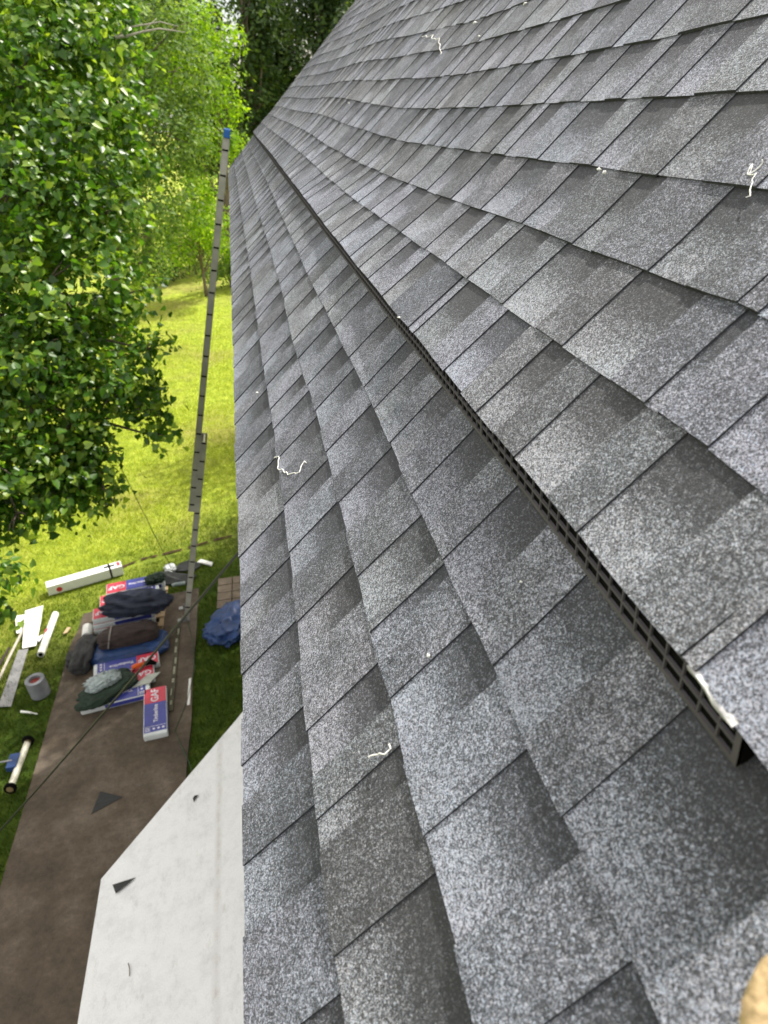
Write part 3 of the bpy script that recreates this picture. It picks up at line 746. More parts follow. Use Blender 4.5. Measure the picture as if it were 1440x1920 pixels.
near_blobs = [(-2.5,11.7,8.3,1.1),(-1.75,12.3,8.6,.8),(-1.98,11.14,7.5,.85),(-2.7,10.4,7.0,.95),(-1.95,10.7,6.6,.70),(-2.4,9.8,6.05,.85),(-1.62,10.03,5.75,.42),
 (-1.47,9.82,5.1,.30),(-2.85,9.15,5.25,.8),(-2.12,9.3,4.85,.58),(-1.52,9.42,4.42,.30),(-1.47,9.25,4.12,.19),(-2.35,8.75,3.9,.40),(-2.7,8.6,3.9,.5),(-2.15,8.9,4.15,.33),(-1.75,9.4,4.7,.4),(-2.75,8.8,4.25,.55),(-3.2,8.4,4.35,.65),(-2.12,8.66,3.75,.22),(-3.6,8.3,3.9,.6),(-2.4,9.0,4.5,.4),(-2.6,9.6,5.3,.7),
 (-3.0,8.15,3.83,.24),(-3.05,7.35,3.63,.2),(-3.15,7.15,3.24,.16),(-3.75,11.0,7.9,1.25),(-4.0,10.1,6.3,1.2),(-4.1,9.0,4.7,1.05),(-2.3,13.0,9.5,1.3),(-1.4,11.8,7.8,.40),(-1.36,11.5,7.15,.32),
 (-5.4,11.3,8.6,1.4),(-5.8,9.6,6.6,1.3),(-5.6,8.3,4.9,1.1),(-4.4,12.8,9.8,1.3),(-3.0,12.2,6.6,.8),(-2.2,10.4,5.2,.5)]
make_tree('broadleaf_tree', 'large broad leaved tree with glossy heart shaped leaves hanging over the path', 'tree', (-5.2, 10.4, 0), (-4.2, 10.9, 9.0),
          near_blobs, 'heart', 170, .092, L_NEAR, .17, 11, droop=.6)
# bare branch poking out of that crown
bb = MB()
bb.tube([(-2.3,12.4,8.55),(-1.56,12.27,8.61),(-1.38,12.24,8.61),(-1.21,12.22,8.62),(-.99,12.21,8.66),(-.78,12.18,8.68),(-.45,12.09,8.62)], [.03,.022,.02,.018,.014,.011,.004], 7)
bb.tube([(-1.34,12.24,8.62),(-1.19,12.28,8.72),(-.95,12.26,8.74),(-.76,12.23,8.76),(-.53,12.15,8.69)], [.014,.012,.01,.008,.003], 6)
bb.tube([(-.99,12.21,8.66),(-.9,12.2,8.73),(-.8,12.25,8.80)], [.008,.006,.002], 5)
tr0 = bpy.data.objects['broadleaf_tree']; ob = bb.build('bare_branch', M_DEADW, tr0, smooth=True); ob['label'] = 'pale bare forked branch poking out of the crown'

make_tree('feathery_tree', 'tall fine leaved mid green tree behind the broad leaved tree', 'tree', (-5.2, 28, 0), (-3.6, 28, 8.5),
          [(-1.6,28.5,8.7,1.5),(-2.8,27.8,7.0,1.7),(-1.5,27.5,6.7,1.1),(-2.8,26.8,5.0,1.35),(-3.1,29,9.6,1.6),(-5,28.5,9.5,2.0),(-5,27.5,6.5,2.0),(-4.6,27,4.3,1.5),(-3.6,27.5,3.2,1.0),(-2.0,28.8,10.3,1.0),(-5.4,29,12,2.0),(-1.2,28.2,7.9,.6),(-2.4,26.8,7.6,.6),(-3.3,26.6,6.3,.7),(-1.4,28,9.8,.7),(-3.0,27.6,8.6,.7)],
          'small', 85, .14, L_MID, .2, 21, spread=.22, inner=.6)
make_tree('lime_tree', 'bright lime green tree with a ragged edge beside the dark trees', 'tree', (-.8, 38.5, 0), (-.6, 38, 8),
          [(.0,38.4,10.1,1.0),(-.7,37.8,8.6,1.35),(.05,37.2,7.5,.6),(-1.2,38.4,10.8,1.2),(-1.2,38,6.9,1.2),(-.3,38.5,6.1,.9),(-2.6,38.5,9.5,1.4)],
          'small', 58, .18, L_LIME, .16, 31, spread=.3)
make_tree('lime_shrub', 'rounded lime green shrub at the far edge of the lawn', 'shrub', (-2.2, 36.2, 0), (-2.2, 36.2, 3),
          [(-1.9,35.6,4.8,.95),(-1.6,35,3.3,1.0),(-2.1,36,3.2,.95),(-3.1,35.8,2.3,.9),(-1.4,36.3,3.9,.5),(-1.5,36.4,2.3,.7),(-3.4,36.6,3.6,1.1),(-.9,37.5,1.6,.6)],
          'small', 85, .16, L_LIME, .09, 41, spread=.25)
rr = random.Random(5)
for i, (x, y, h, wd, mat, lab) in enumerate([
    (1.3, 45, 15, 2.6, L_DARK, 'dark tree with a reddish straight trunk just past the gable corner'),
    (5.5, 48, 17, 3.4, L_DARK, 'tallest dark tree in the shade past the roof edge'),
    (-1.2, 52, 14, 3.2, L_DARK, 'dark tree filling the gap behind the bright lime tree'),
    (-6.0, 50, 15, 4.0, L_MID, 'wide mid green tree far beyond the lawn'),
    (-11, 46, 14, 4.2, L_MID, 'far tree at the left end of the lawn edge'),
    (9.5, 44, 16, 3.5, L_DARK, 'dark tree hidden mostly by the ridge'),
    (3.2, 56, 17, 4.2, L_DARK, 'broad dark tree behind the reddish trunk'),
    (-3.5, 60, 17, 4.5, L_DARK, 'broad dark tree at the back behind the lime tree'),
    (8.0, 58, 19, 4.5, L_DARK, 'dark tree farthest right above the roof edge')]):
    bl = []
    for q in range(16):
        u = q/15; zz = h*(.25+.72*u); rad = wd*(.75+.5*math.sin(math.pi*min(1, u*1.1)))*(.62 if u < .9 else .4)
        an = rr.uniform(0, 6.28); dd = wd*.55*rr.random()**.5*(1-u*.6)
        bl.append((x+math.cos(an)*dd, y+math.sin(an)*dd, zz, rad*rr.uniform(.5, .75)))
    make_tree('background_tree', lab, 'tree', (x, y, 0), (x, y, h*.9), bl, 'small', 30, .30, mat, .22, 60+i, 'trees beyond the lawn', spread=.4)
# hedge-like shrubs closing the lawn edge
for i, (x, y, s, lab) in enumerate([(-4.8, 40, 1.5, 'low bush at the far left lawn edge'), (-2.9, 41.5, 1.2, 'low bush in the middle of the far lawn edge'), (-.3, 41.5, 1.2, 'low bush beside the ladder top at the lawn edge'), (-1.1, 37.6, 1.5, 'low bush hiding the foot of the lime tree'), (2.0, 42, 1.6, 'low bush behind the gable corner')]):
    make_tree('bush', lab, 'bush', (x, y, 0), (x, y, s), [(x-.5*s, y, .5*s, .6*s), (x+.4*s, y+.2, .6*s, .7*s), (x, y-.3, .9*s, .6*s)], 'small', 40, .16, L_MID if i % 2 else L_DARK, .05, 90+i, 'bushes along the lawn edge', spread=.25)
make_tree('gable_shade_tree', 'unseen leafy tree added beyond the gable end to shade path and grass', 'tree', (5.2, 17, 0), (5.0, 17, 8.5),  # added out of view, crown shaped to shade the path and near grass
          [(4.6,16.6,8.6,1.5),(5.6,17.6,9.2,1.6),(6.2,16.4,8.2,1.6),(4.6,17.6,6.6,1.5),(5.6,16.2,6.3,1.4),(4.0,16.2,7.0,1.2),(5.2,18.4,8.0,1.4),(5.2,17,10.2,1.2),(3.8,14.8,9.5,1.5),(3.2,14.2,8.3,1.2),(4.6,15.6,10.5,1.5),(2.9,13.9,7.3,1.0),(4.4,14.2,10.4,1.4),(3.4,15.8,8.4,1.1),(3.6,14.9,11.4,1.4),(4.8,15.5,12.5,1.5),(3.9,13.6,8.8,1.3)],
          'small', 60, .12, L_DARK, .16, 71, spread=.25)

make_tree('side_shade_tree', 'unseen round leafy tree added right of the lawn to dapple it with shade', 'tree', (4.8, 21.5, 0), (4.6, 21.3, 8),  # added behind the roof to throw dappled shade on the middle lawn
          [(3.6,20.6,8.2,1.2),(4.6,21.4,9.0,1.2),(5.2,20.4,7.8,1.1),(3.8,21.9,7.4,.9),(4.4,19.8,7.0,.8),(3.2,20.9,7.0,.6),(5.2,22.4,8.2,1.1),(4.0,22.4,9.4,.9),(5.4,23.4,9.2,1.1)],
          'small', 60, .12, L_DARK, .13, 73, spread=.25)

# neighbour's house glimpsed between the far trunks
nh = empty('neighbour_house', (4.5, 72, 0), 'pale house with a reddish band glimpsed between the dark far trees', 'house')
w = MB(); w.box((-.5, 71, 0), (9, 77, 5.2)); w.build('wall', M_TRIM, nh)
w = MB(); w.add([(-1, 70.6, 5.2), (9.5, 70.6, 5.2), (9.5, 74, 7.6), (-1, 74, 7.6), (9.5, 77.4, 5.2), (-1, 77.4, 5.2)], [(0,1,2,3),(3,2,4,5),(1,4,2),(0,3,5)]); w.build('roof', M_BRICK, nh)
for x in (1, 3.5, 6.5):
    w = MB(); w.box((x, 70.9, 1.2), (x+1.1, 70.99, 2.9)); w.build('window', M_GLASS, nh)

# ------------------------------------------------------------------ extension ladder
lad = empty('extension_ladder', (-1.96, 11.1, PZ), 'tall aluminium extension ladder with a blue tip leaning on the far eave corner', 'ladder')
LB = Vector((-1.96, 0, PZ)); LT = Vector((-.03, 0, 7.47)); LD = (LT-LB).normalized(); LN = Vector((LD.z, 0, -LD.x))  # LN points to the house
def lframe(d, off, y): return LB + LD*d + LN*off + Vector((0, y, 0))
def rail(d0, d1, off, y, name='rail'):
    mb = MB()
    Mx = Matrix((( LN.x, 0, LD.x, 0), (LN.y, 1, LD.y, 0), (LN.z, 0, LD.z, 0), (0, 0, 0, 1)))
    o = lframe(0, off, y)
    Mt = Matrix.Translation(o) @ Mx
    mb.box((-.045, -.003, d0), (.045, .003, d1), 0, Mt)                   # web
    for e in (-1, 1): mb.box((e*.045-.002, -.003 if y < 11.1 else -.022, d0), (e*.045+.002, .022 if y < 11.1 else .003, d1), 0, Mt)
    return mb.build(name, M_LADDER, lad)
LEN = (LT-LB).length
def slot(mb, d, off, y):
    Mx = Matrix(((LN.x, 0, LD.x, 0), (0, 1, 0, 0), (LN.z, 0, LD.z, 0), (0, 0, 0, 1)))
    mb.box((-.036, -.001, -.011), (.036, .006, .011), 1, Matrix.Translation(lframe(d, off, y)) @ Mx)
D1 = 3.35; D2 = 2.12
r_base = [rail(0.0, D1, .045, 10.95), rail(0.0, D1, .045, 11.33-.02)]
r_fly = [rail(D2, LEN-.09, -.045, 10.965), rail(D2, LEN-.09, -.045, 11.31)]
d = .28
while d < D1:
    mb = MB(); mb.tube([lframe(d, .045, 10.944), lframe(d, .045, 11.336)], .015, 8)
    for y in (10.941, 11.330): slot(mb, d, .045, y)
    mb.build('rung', [M_RUNG, M_BLACK], lad); d += .305
d = D2 + .13
while d < LEN-.1:
    mb = MB(); mb.tube([lframe(d, -.045, 10.958), lframe(d, -.045, 11.316)], .016, 8)
    for y in (10.956, 11.316): slot(mb, d, -.045, y)
    mb.build('rung', [M_RUNG, M_BLACK], lad); d += .305
for y in (10.965, 11.31):
    mb = MB(); Mx = Matrix(((LN.x, 0, LD.x, 0), (0, 1, 0, 0), (LN.z, 0, LD.z, 0), (0, 0, 0, 1)))
    mb.box((-.043, -.028, LEN-.10), (.043, .028, LEN), 0, Matrix.Translation(lframe(0, -.045, y)) @ Mx); mb.build('end_cap', M_BLUEP, lad, bevel=.008)
for y in (10.95, 11.31):
    mb = MB(); mb.box((-2.06, y-.045, PZ), (-1.86, y+.045, PZ+.02)); mb.box((-1.98, y-.035, PZ+.02), (-1.92, y-.028, PZ+.11)); mb.build('foot', M_GREYM, lad)

# ------------------------------------------------------------------ shingle bundles and what lies on them
def text_mesh(s, size):
    cu = bpy.data.curves.new('t', 'FONT'); cu.body = s; cu.size = size; cu.align_x = 'CENTER'; cu.align_y = 'CENTER'; cu.extrude = .0006; cu.offset = size*.02
    to = bpy.data.objects.new('t', cu); C.objects.link(to)
    dg = bpy.context.evaluated_depsgraph_get(); me = bpy.data.meshes.new_from_object(to.evaluated_get(dg))
    bpy.data.objects.remove(to); bpy.data.curves.remove(cu); return me
T_BRAND = text_mesh('GAF', .15); T_SMALL = text_mesh('Timberline', .085)
for t in (T_BRAND, T_SMALL): t.materials.append(M_INKW)

def bundle(x, y, z, rot, label, flip=False, group='wrapped shingle bundles', big=True, name='shingle_bundle'):
    """1.0 x 0.34 x 0.11 m wrapped bundle; long side along local y"""
    t = empty(name, (x, y, z), label, 'shingle bundle', group)
    t.rotation_euler = (0, 0, rot)
    def part(mb, nm, mat, bevel=0):
        o = mb.build(nm, mat, None, bevel=bevel); o.parent = t; return o
    b = MB(); b.box((-.168, -.50, 0), (.168, .50, .10)); part(b, 'wrapper', M_WRAPW, .018)
    s = -1 if flip else 1
    def sp(mb, x0, x1, y0, y1, z0, z1): mb.box((x0, min(s*y0, s*y1), z0), (x1, max(s*y0, s*y1), z1))
    b = MB(); sp(b, -.155, .155, .16, .485, .100, .1035); part(b, 'red_panel', M_WRAPR)
    b = MB(); sp(b, -.155, .155, -.44, .157, .100, .1035); sp(b, -.1705, -.168, -.44, .157, .02, .085); sp(b, .168, .1705, -.44, .157, .02, .085); part(b, 'blue_panel', M_WRAPB)
    o = bpy.data.objects.new('lettering', T_BRAND); C.objects.link(o); o.parent = t; o.location = (0, s*.32, .1043); o.rotation_euler = (0, 0, math.pi/2)
    o = bpy.data.objects.new('lettering', T_SMALL); C.objects.link(o); o.parent = t; o.location = (.01, s*-.07, .1043); o.rotation_euler = (0, 0, math.pi/2)
    b = MB()
    for i in range(3): b.tube([(-.02+i*.065, s*-.385, .103), (-.02+i*.065, s*-.385, .1048)], .019, 10)
    for q in range(4): sp(b, -.14, -.07, -.42+q*.028, -.408+q*.028, .1035, .1045)
    sp(b, -.15, .15, -.335, -.328, .1035, .1045)
    part(b, 'print_marks', M_INKW)
    return t
bundle(-2.235, 8.70, PZ, R(5), 'single shingle bundle lying alone on the path, red end away from the camera')
for i, (x, y, r_, fl, lab) in enumerate([(-2.86, 9.18, 98, False, 'nearest bundle of the front stack, beneath the green bag'),
        (-2.82, 9.53, 98, True, 'middle bundle of the front stack, under the orange tool'),
        (-2.78, 9.88, 98, True, 'far bundle of the front stack, next to the brown duffel')]):
    bundle(x, y, PZ, R(r_), lab, fl)
for i, (x, y, fl, lab) in enumerate([(-2.92, 11.0, False, 'near row'), (-2.86, 11.36, False, 'middle row'), (-2.80, 11.72, False, 'far row')]):
    for lv in range(3):
        bundle(x+.012*lv, y+.01*lv, PZ+.08+.103*lv, R(97), '%s layer bundle in the %s of the tall stack with the navy cloth' % (('bottom', 'middle', 'top')[lv], lab), fl)
pal = empty('pallet', (-2.86, 11.36, PZ), 'pale wooden pallet under the tall bundle stack by the ladder foot', 'pallet')
b = MB()
for q in range(5): b.box((-3.45, 10.78+q*.27, PZ+.055), (-2.28, 10.90+q*.27, PZ+.078))
b.build('deck_board', M_WOODP, pal)
for x in (-3.4, -2.9, -2.36):
    b = MB(); b.box((x, 10.78, PZ), (x+.06, 11.98, PZ+.055)); b.build('runner', M_WOODP, pal)

def lump(name, label, cat, c, size, rot, mat, fold=.22, freq=2.2, seed=0, flat=.8, group=None, parent=None, sq=.75, n=56):
    """soft crumpled cloth body resting on height c[2]"""
    mb = MB(); cx, cy, cz = c; nu, nv = n, n//2
    Rz = Matrix.Rotation(rot, 3, 'Z'); so_ = Vector((seed*7.3, seed*3.1, seed))
    def sg(v, p): return math.copysign(abs(v)**p, v)
    for j in range(nv+1):
        ph = math.pi*j/nv - math.pi/2
        for i in range(nu):
            th = 2*math.pi*i/nu
            d = Vector((sg(math.cos(th), sq)*sg(math.cos(ph), .6), sg(math.sin(th), sq)*sg(math.cos(ph), .6), sg(math.sin(ph), flat)))
            q = d*freq + so_
            w = 1 - abs(noise.noise(q))*2.1; w2 = 1-abs(noise.noise(q*2.3+Vector((5, 1, 2))))*2
            k = 1 + fold*(w-.6) + fold*.4*(w2-.6)
            p = Vector((d.x*size[0]*k, d.y*size[1]*k, d.z*size[2]*(1+fold*.9*(w-.55))))
            p.z = max(p.z + size[2]*.72, 0.0015)
            p = Rz @ p
            mb.v.append((cx+p.x, cy+p.y, cz+p.z))
    for j in range(nv):
        for i in range(nu):
            mb.f.append([j*nu+i, j*nu+(i+1) % nu, (j+1)*nu+(i+1) % nu, (j+1)*nu+i]); mb.m.append(0)
    o = mb.build(name, mat, parent, smooth=True)
    if label: tag(o, label, cat, group)
    return o
ZT = PZ+.08+.309+.004
lump('cloth_bundle', 'crumpled navy blue cloth heaped on top of the tall bundle stack', 'cloth', (-2.66, 10.98, ZT), (.56, .30, .12), R(-8), M_NAVY, .32, 1.5, 1)
lump('cloth_bundle', 'small dark green knotted cloth at the far right corner of the tall stack', 'cloth', (-2.42, 11.72, ZT), (.17, .12, .06), R(20), M_GREENF, .5, 3.5, 2)
t = empty('duffel_bag', (-2.75, 10.35, PZ), 'brown rolled duffel bag with a pale strap between the two bundle stacks', 'bag')
lump('bag_body', None, None, (-2.78, 10.42, PZ+.13), (.47, .20, .16), R(6), M_BROWNF, .16, 2.0, 3, parent=t, sq=.5)
b = MB(); b.tube([(-3.06+.19*math.sin(x)*.25, 10.40+.215*math.cos(x), PZ+.255+.175*math.sin(x)) for x in np.linspace(-.3, 3.4, 14)], .014, 6); b.build('strap', simple('grey_strap', (.22, .2, .19), .7), t)
lump('folded_tarp', 'folded dark blue tarp beneath the brown duffel bag', 'tarp', (-2.78, 10.32, PZ), (.60, .30, .10), R(6), M_TARP, .15, 2.4, 4, sq=.4)
t = empty('gear_bag', (-3.55, 10.55, PZ), 'charcoal cylindrical gear bag standing left of the bundle stacks', 'bag')
lump('bag_body', None, None, (-3.48, 10.28, PZ), (.17, .42, .15), R(-6), M_GREYF, .14, 1.8, 5, parent=t, sq=.55)
lump('side_pocket', None, None, (-3.66, 10.22, PZ), (.10, .22, .07), R(12), M_GREYF, .4, 3.0, 6, parent=t)
b = MB(); b.tube([(-3.50, 10.70, PZ+.14), (-3.52, 10.95, PZ+.16)], .085, 16); tag(b.build('white_tube', M_WHITE, bevel=.01), 'short white cardboard tube end behind the charcoal gear bag', 'tube')
ZA = PZ+.108
t = empty('green_bag', (-2.98, 9.28, ZA), 'dark green canvas bag lying on the front bundle stack', 'bag')
lump('bag_body', None, None, (-2.97, 9.30, ZA), (.42, .24, .055), R(38), M_GREENF, .2, 2.2, 7, parent=t, sq=.45)
lump('bag_flap', None, None, (-3.16, 9.02, ZA), (.24, .10, .03), R(8), M_GREENF, .3, 3, 8, parent=t)
lump('plastic_sheet', 'crinkled grey translucent plastic sheet on the green bag', 'plastic sheet', (-3.05, 9.40, ZA+.09), (.25, .17, .03), R(30), M_CLEAR, .5, 3.2, 9)
b = MB(); b.add([(-2.62, 9.25, ZA), (-2.36, 9.30, ZA), (-2.22, 9.52, ZA), (-2.42, 9.50, ZA), (-2.62, 9.25, ZA+.014), (-2.36, 9.30, ZA+.014), (-2.22, 9.52, ZA+.014), (-2.42, 9.50, ZA+.014)],
               [(3,2,1,0),(4,5,6,7),(0,1,5,4),(1,2,6,5),(2,3,7,6),(3,0,4,7)])
tag(b.build('plastic_pad', simple('pale_grey_pad', (.42, .44, .40), .5)), 'pale grey slanted pad beside the orange tool on the front stack', 'pad')
t = empty('hand_tool', (-2.55, 9.72, ZA), 'hand tool with an orange grip on the front bundle stack', 'tool')
b = MB(); b.tube([(-2.66, 9.68, ZA+.045), (-2.60, 9.70, ZA+.055), (-2.48, 9.73, ZA+.05)], [.03, .042, .03], 12); b.build('grip', M_ORANGE, t, smooth=True)
b = MB(); b.tube([(-2.48, 9.73, ZA+.04), (-2.38, 9.76, ZA+.05), (-2.30, 9.70, ZA+.045)], [.03, .045, .028], 10); b.tube([(-2.62, 9.66, ZA+.03), (-2.76, 9.40, ZA+.02), (-2.90, 9.20, ZA+.06)], .009, 6); b.build('tool_head', M_BLACK, t, smooth=True)

# ------------------------------------------------------------------ things on the grass left of the path
t = empty('long_carton', (-3.85, 12.7, 0), 'long white carton lying on the sunlit grass beyond the stacks', 'carton')
Mx = Matrix.Translation((-3.86, 12.68, .0)) @ Matrix.Rotation(R(17), 4, 'Z')
b = MB(); b.box((-.68, -.11, .01), (.68, .11, .20), 0, Mx); b.build('box_body', M_WHITE, t, bevel=.006)
b = MB(); b.box((.44, -.113, .008), (.475, .113, .203), 0, Mx); b.box((.36, -.02, .2035), (.56, .03, .2075), 0, Mx); b.build('black_strap', M_BLACK, t)
b = MB(); b.tube([Mx @ Vector((-.48, -.111, .09)), Mx @ Vector((-.48, -.1135, .09))], .05, 20); b.build('red_print', M_WRAPR, t)
b = MB(); b.box((.60, -.06, .201), (.655, .08, .203), 0, Mx); b.build('red_print', M_WRAPR, t)
def sheet(name, label, cat, pts, th, mat, z=.02, **kw):
    n = len(pts); mb = MB()
    zz = lambda p: p[2] if len(p) > 2 else z
    vs = [(p[0], p[1], zz(p)) for p in pts] + [(p[0], p[1], zz(p)+th) for p in pts]
    fs = [tuple(reversed(range(n))), tuple(range(n, 2*n))] + [(i, (i+1) % n, (i+1) % n+n, i+n) for i in range(n)]
    mb.add(vs, fs); return tag(mb.build(name, mat, bevel=kw.get('bevel', 0)), label, cat, kw.get('group'))
t = empty('folded_card', (-4.55, 11.3, 0), 'folded white card lying beside the white roll on the grass', 'card')
b = MB(); b.add([(-4.76, 11.86, .10), (-4.46, 11.92, .12), (-4.44, 11.55, .05), (-4.70, 11.50, .09)], [(0,1,2,3)]); b.add([(-4.70, 11.50, .09), (-4.44, 11.55, .05), (-4.38, 10.86, .03), (-4.60, 10.84, .03)], [(0,1,2,3)])
b.add([(-4.92, 11.78, .07), (-4.76, 11.82, .05), (-4.73, 11.30, .03), (-4.80, 11.30, .03)], [(0,1,2,3)]); b.add([(-4.42, 11.10, .03), (-4.30, 11.18, .03), (-4.36, 10.95, .03)], [(0,1,2)])
o = b.build('panel', M_WHITE, t); o.modifiers.new('s', 'SOLIDIFY').thickness = .006
t = empty('wrapped_roll', (-4.23, 11.1, 0), 'slim white wrapped roll with a small red mark on the grass', 'roll')
b = MB(); b.tube([(-4.24, 10.56, .06), (-4.22, 11.68, .06)], .058, 18); b.build('paper_tube', M_WHITE, t, smooth=False)
b = MB(); b.tube([(-4.24, 11.10, .06), (-4.24, 11.20, .06)], .0592, 18); b.build('red_mark', M_WRAPR, t)
b = MB(); b.tube([(-4.24, 10.55, .06), (-4.24, 10.558, .06)], .035, 14); b.build('core', M_BLACK, t)
sheet('metal_flashing', 'flat grey metal flashing strip on the grass at the left', 'flashing', [(-4.64, 9.46), (-4.44, 9.42), (-4.50, 10.82), (-4.66, 10.82)], .006, M_GREYM)
for i, (p, q, lab) in enumerate([((-4.80, 9.75), (-4.70, 11.45), 'thin pale trim stick nearest to the grey flashing'), ((-4.95, 9.6), (-4.82, 10.9), 'weathered trim stick left of the pale one'), ((-5.05, 9.3), (-4.95, 10.3), 'short trim stick at the left border')]):
    b = MB(); b.tube([(p[0], p[1], .04), ((p[0]+q[0])/2, (p[1]+q[1])/2, .055), (q[0], q[1], .04)], .022, 6)
    tag(b.build('trim_stick', [M_DEADW, M_BROWNF, M_DEADW][i]), lab, 'stick', 'loose trim sticks')
t = empty('felt_roll', (-4.08, 9.72, 0), 'thick grey roll standing on the grass with a dark red hollow core', 'roll')
ax = Vector((.06, .02, -1)).normalized(); c0 = Vector((-4.07, 9.62, .31))
b = MB(); n = 26; s_ = ax.cross(Vector((0, 1, 0))).normalized(); u_ = s_.cross(ax)
rings = [(0, .085), (0, .145), (.30, .145), (.30, .085)]
for dd, r_ in rings:
    for k_ in range(n): b.v.append(tuple(c0 + ax*dd + (s_*math.cos(2*math.pi*k_/n)+u_*math.sin(2*math.pi*k_/n))*r_))
for i in range(4):
    for k_ in range(n): b.f.append([i*n+k_, i*n+(k_+1) % n, ((i+1) % 4)*n+(k_+1) % n, ((i+1) % 4)*n+k_]); b.m.append(0)
b.build('roll_body', M_FELT, t)
b = MB(); b.tube([c0+ax*.05, c0+ax*.29], .084, 20); b.build('core', M_RED, t)
b = MB(); b.tube([(-4.26, 9.26, .03), (-4.10, 9.20, .03)], .018, 10); b.tube([(-4.10, 9.20, .03), (-4.0, 9.15, .028)], .009, 8)
tag(b.build('sealant_tube', M_WHITE), 'small white nozzle tube on the grass between roll and sweeper', 'tube')
t = empty('magnetic_sweeper', (-4.0, 8.15, 0), 'rolling bar sweeper with two dark wheels and a blue plate on the grass', 'sweeper')
P0, P1 = Vector((-3.99, 8.56, .075)), Vector((-4.03, 7.72, .075))
b = MB(); b.tube([P0.lerp(P1, .06), P0.lerp(P1, .94)], .045, 12); b.build('bar', simple('cream_metal', (.62, .60, .50), .4, metal=.3), t)
for p in (P0, P1):
    b = MB(); dv = (P1-P0).normalized()*.022; b.tube([p-dv, p+dv], .08, 20); o = b.build('wheel', M_BLACK, t)
    b = MB(); b.tube([p-dv*1.15, p+dv*1.15], .045, 14); b.build('hub', simple('tan_hub', (.20, .15, .07), .6), o)
b = MB(); b.box((-4.16, 8.04, .05), (-4.02, 8.30, .13)); b.build('mount_plate', M_TARP, t, bevel=.01)
b = MB(); b.tube([(-4.10, 8.17, .13), (-4.35, 8.16, .14), (-5.1, 8.2, .05)], .013, 8); b.build('handle', M_GREYM, t)
sheet('tan_offcut', 'tiny tan offcut on the grass between white roll and gear bag', 'offcut', [(-3.99, 11.08), (-3.93, 11.10), (-3.89, 11.24), (-3.95, 11.25)], .02, M_WOODP)
sheet('foil_strip', 'thin white strip along the right edge of the path', 'strip', [(-1.80, 8.80), (-1.76, 8.80), (-1.765, 9.40), (-1.80, 9.38)], .012, M_WHITE, z=PZ)
sheet('foil_offcut', 'bent white offcut on the grass right of the ladder foot', 'offcut', [(-1.80, 12.78), (-1.73, 12.88), (-1.50, 12.70), (-1.52, 12.60), (-1.70, 12.74)], .03, M_WHITE)
sheet('roofing_sheet', 'dark roofing sheet with a curled end lying behind the tall stack', 'sheet', [(-2.58, 12.22, .02), (-1.90, 12.08, .02), (-1.80, 12.36, .02), (-2.46, 12.62, .03), (-2.56, 12.45, .14)], .02, M_SCRAP)
sheet('roofing_sheet', 'small dark roofing sheet just beyond the ladder foot', 'sheet', [(-2.28, 12.60), (-1.86, 12.52), (-1.72, 12.66), (-1.90, 12.95), (-2.12, 12.86)], .02, M_SCRAP)
lump('plastic_bag', 'crumpled clear plastic bag at the foot of the green cord', 'plastic bag', (-2.30, 12.70, 0), (.10, .14, .05), R(20), simple('clear_bag', (.55, .58, .58), .2, var=.3, scale=20), .5, 3, 12)
b = MB(); b.tube([(-2.22, 12.02, PZ+.05), (-2.16, 12.04, PZ+.05), (-1.98, 12.05, PZ+.05)], [.03, .038, .036], 12); tag(b.build('drink_bottle', M_CLEAR, smooth=True), 'pale drink bottle lying between the tall stack and the ladder', 'bottle')
t = empty('paver_pad', (-1.15, 11.6, 0), 'small pad of tan pavers on the grass by the blue tarp', 'paver pad')
b = MB()
for i in range(3):
    for j in range(4): b.box((-1.40+i*.27+.004*j, 11.15+j*.24, 0), (-1.145+i*.27+.004*j, 11.375+j*.24, .045))
b.build('paver', M_PAVER, t, bevel=.006)
lump('tarp_heap', 'crumpled bright blue tarp heaped on the grass below the eave', 'tarp', (-1.12, 10.55, 0), (.34, .50, .17), R(-32), M_TARP, .36, 1.6, 14, n=80)
# weathered flaky strip along the path
t = empty('trim_board', (-2.03, 9.8, PZ), 'narrow dark weathered board with pale flaking patches lying along the path', 'board')
b = MB(); b.box((-2.075, 8.72, PZ), (-2.0, 10.86, PZ+.022), 0, None); b.build('board', simple('weathered_board', (.075, .068, .045), .85, var=.4), t)
b = MB(); q = 8.85; rr = random.Random(3)
while q < 10.7:
    l_ = rr.uniform(.05, .2); x_ = -2.06+rr.uniform(0, .02); b.box((x_, q, PZ+.022), (x_+rr.uniform(.02, .035), q+l_, PZ+.0245)); q += l_+rr.uniform(.06, .16)
b.build('flaked_paint', simple('flaked_paint', (.30, .30, .22), .8, var=.4, scale=30), t)

sheet('shingle_scrap', 'dark triangular shingle scrap on the brown path', 'shingle scrap', [(-2.85, 7.43), (-2.55, 7.27), (-2.74, 7.17), (-2.91, 7.08)], .005, M_SCRAP, z=PZ+.001)
def prp(x, y, d): return pr(x, y, d)
sheet('shingle_scrap', 'dark pointed shingle scrap on the white porch roof', 'shingle scrap', [prp(-1.57, 3.754, .016), prp(-1.536, 3.674, .016), prp(-1.40, 3.745, .016)], .004, M_SCRAP)
sheet('dry_leaf', 'tiny dark dry leaf in the middle of the white porch roof', 'leaf', [prp(-1.0, 4.28, .016), prp(-.985, 4.30, .016), prp(-.955, 4.29, .018), prp(-.975, 4.27, .016), prp(-.99, 4.24, .016)], .002, M_SCRAP)
b = MB(); b.tube([prp(-1.38, 3.12, .014), prp(-1.365, 3.08, .018), prp(-1.36, 3.03, .014)], .003, 5); tag(b.build('dry_twig', M_BARK), 'tiny dark twig on the near part of the white porch roof', 'twig')

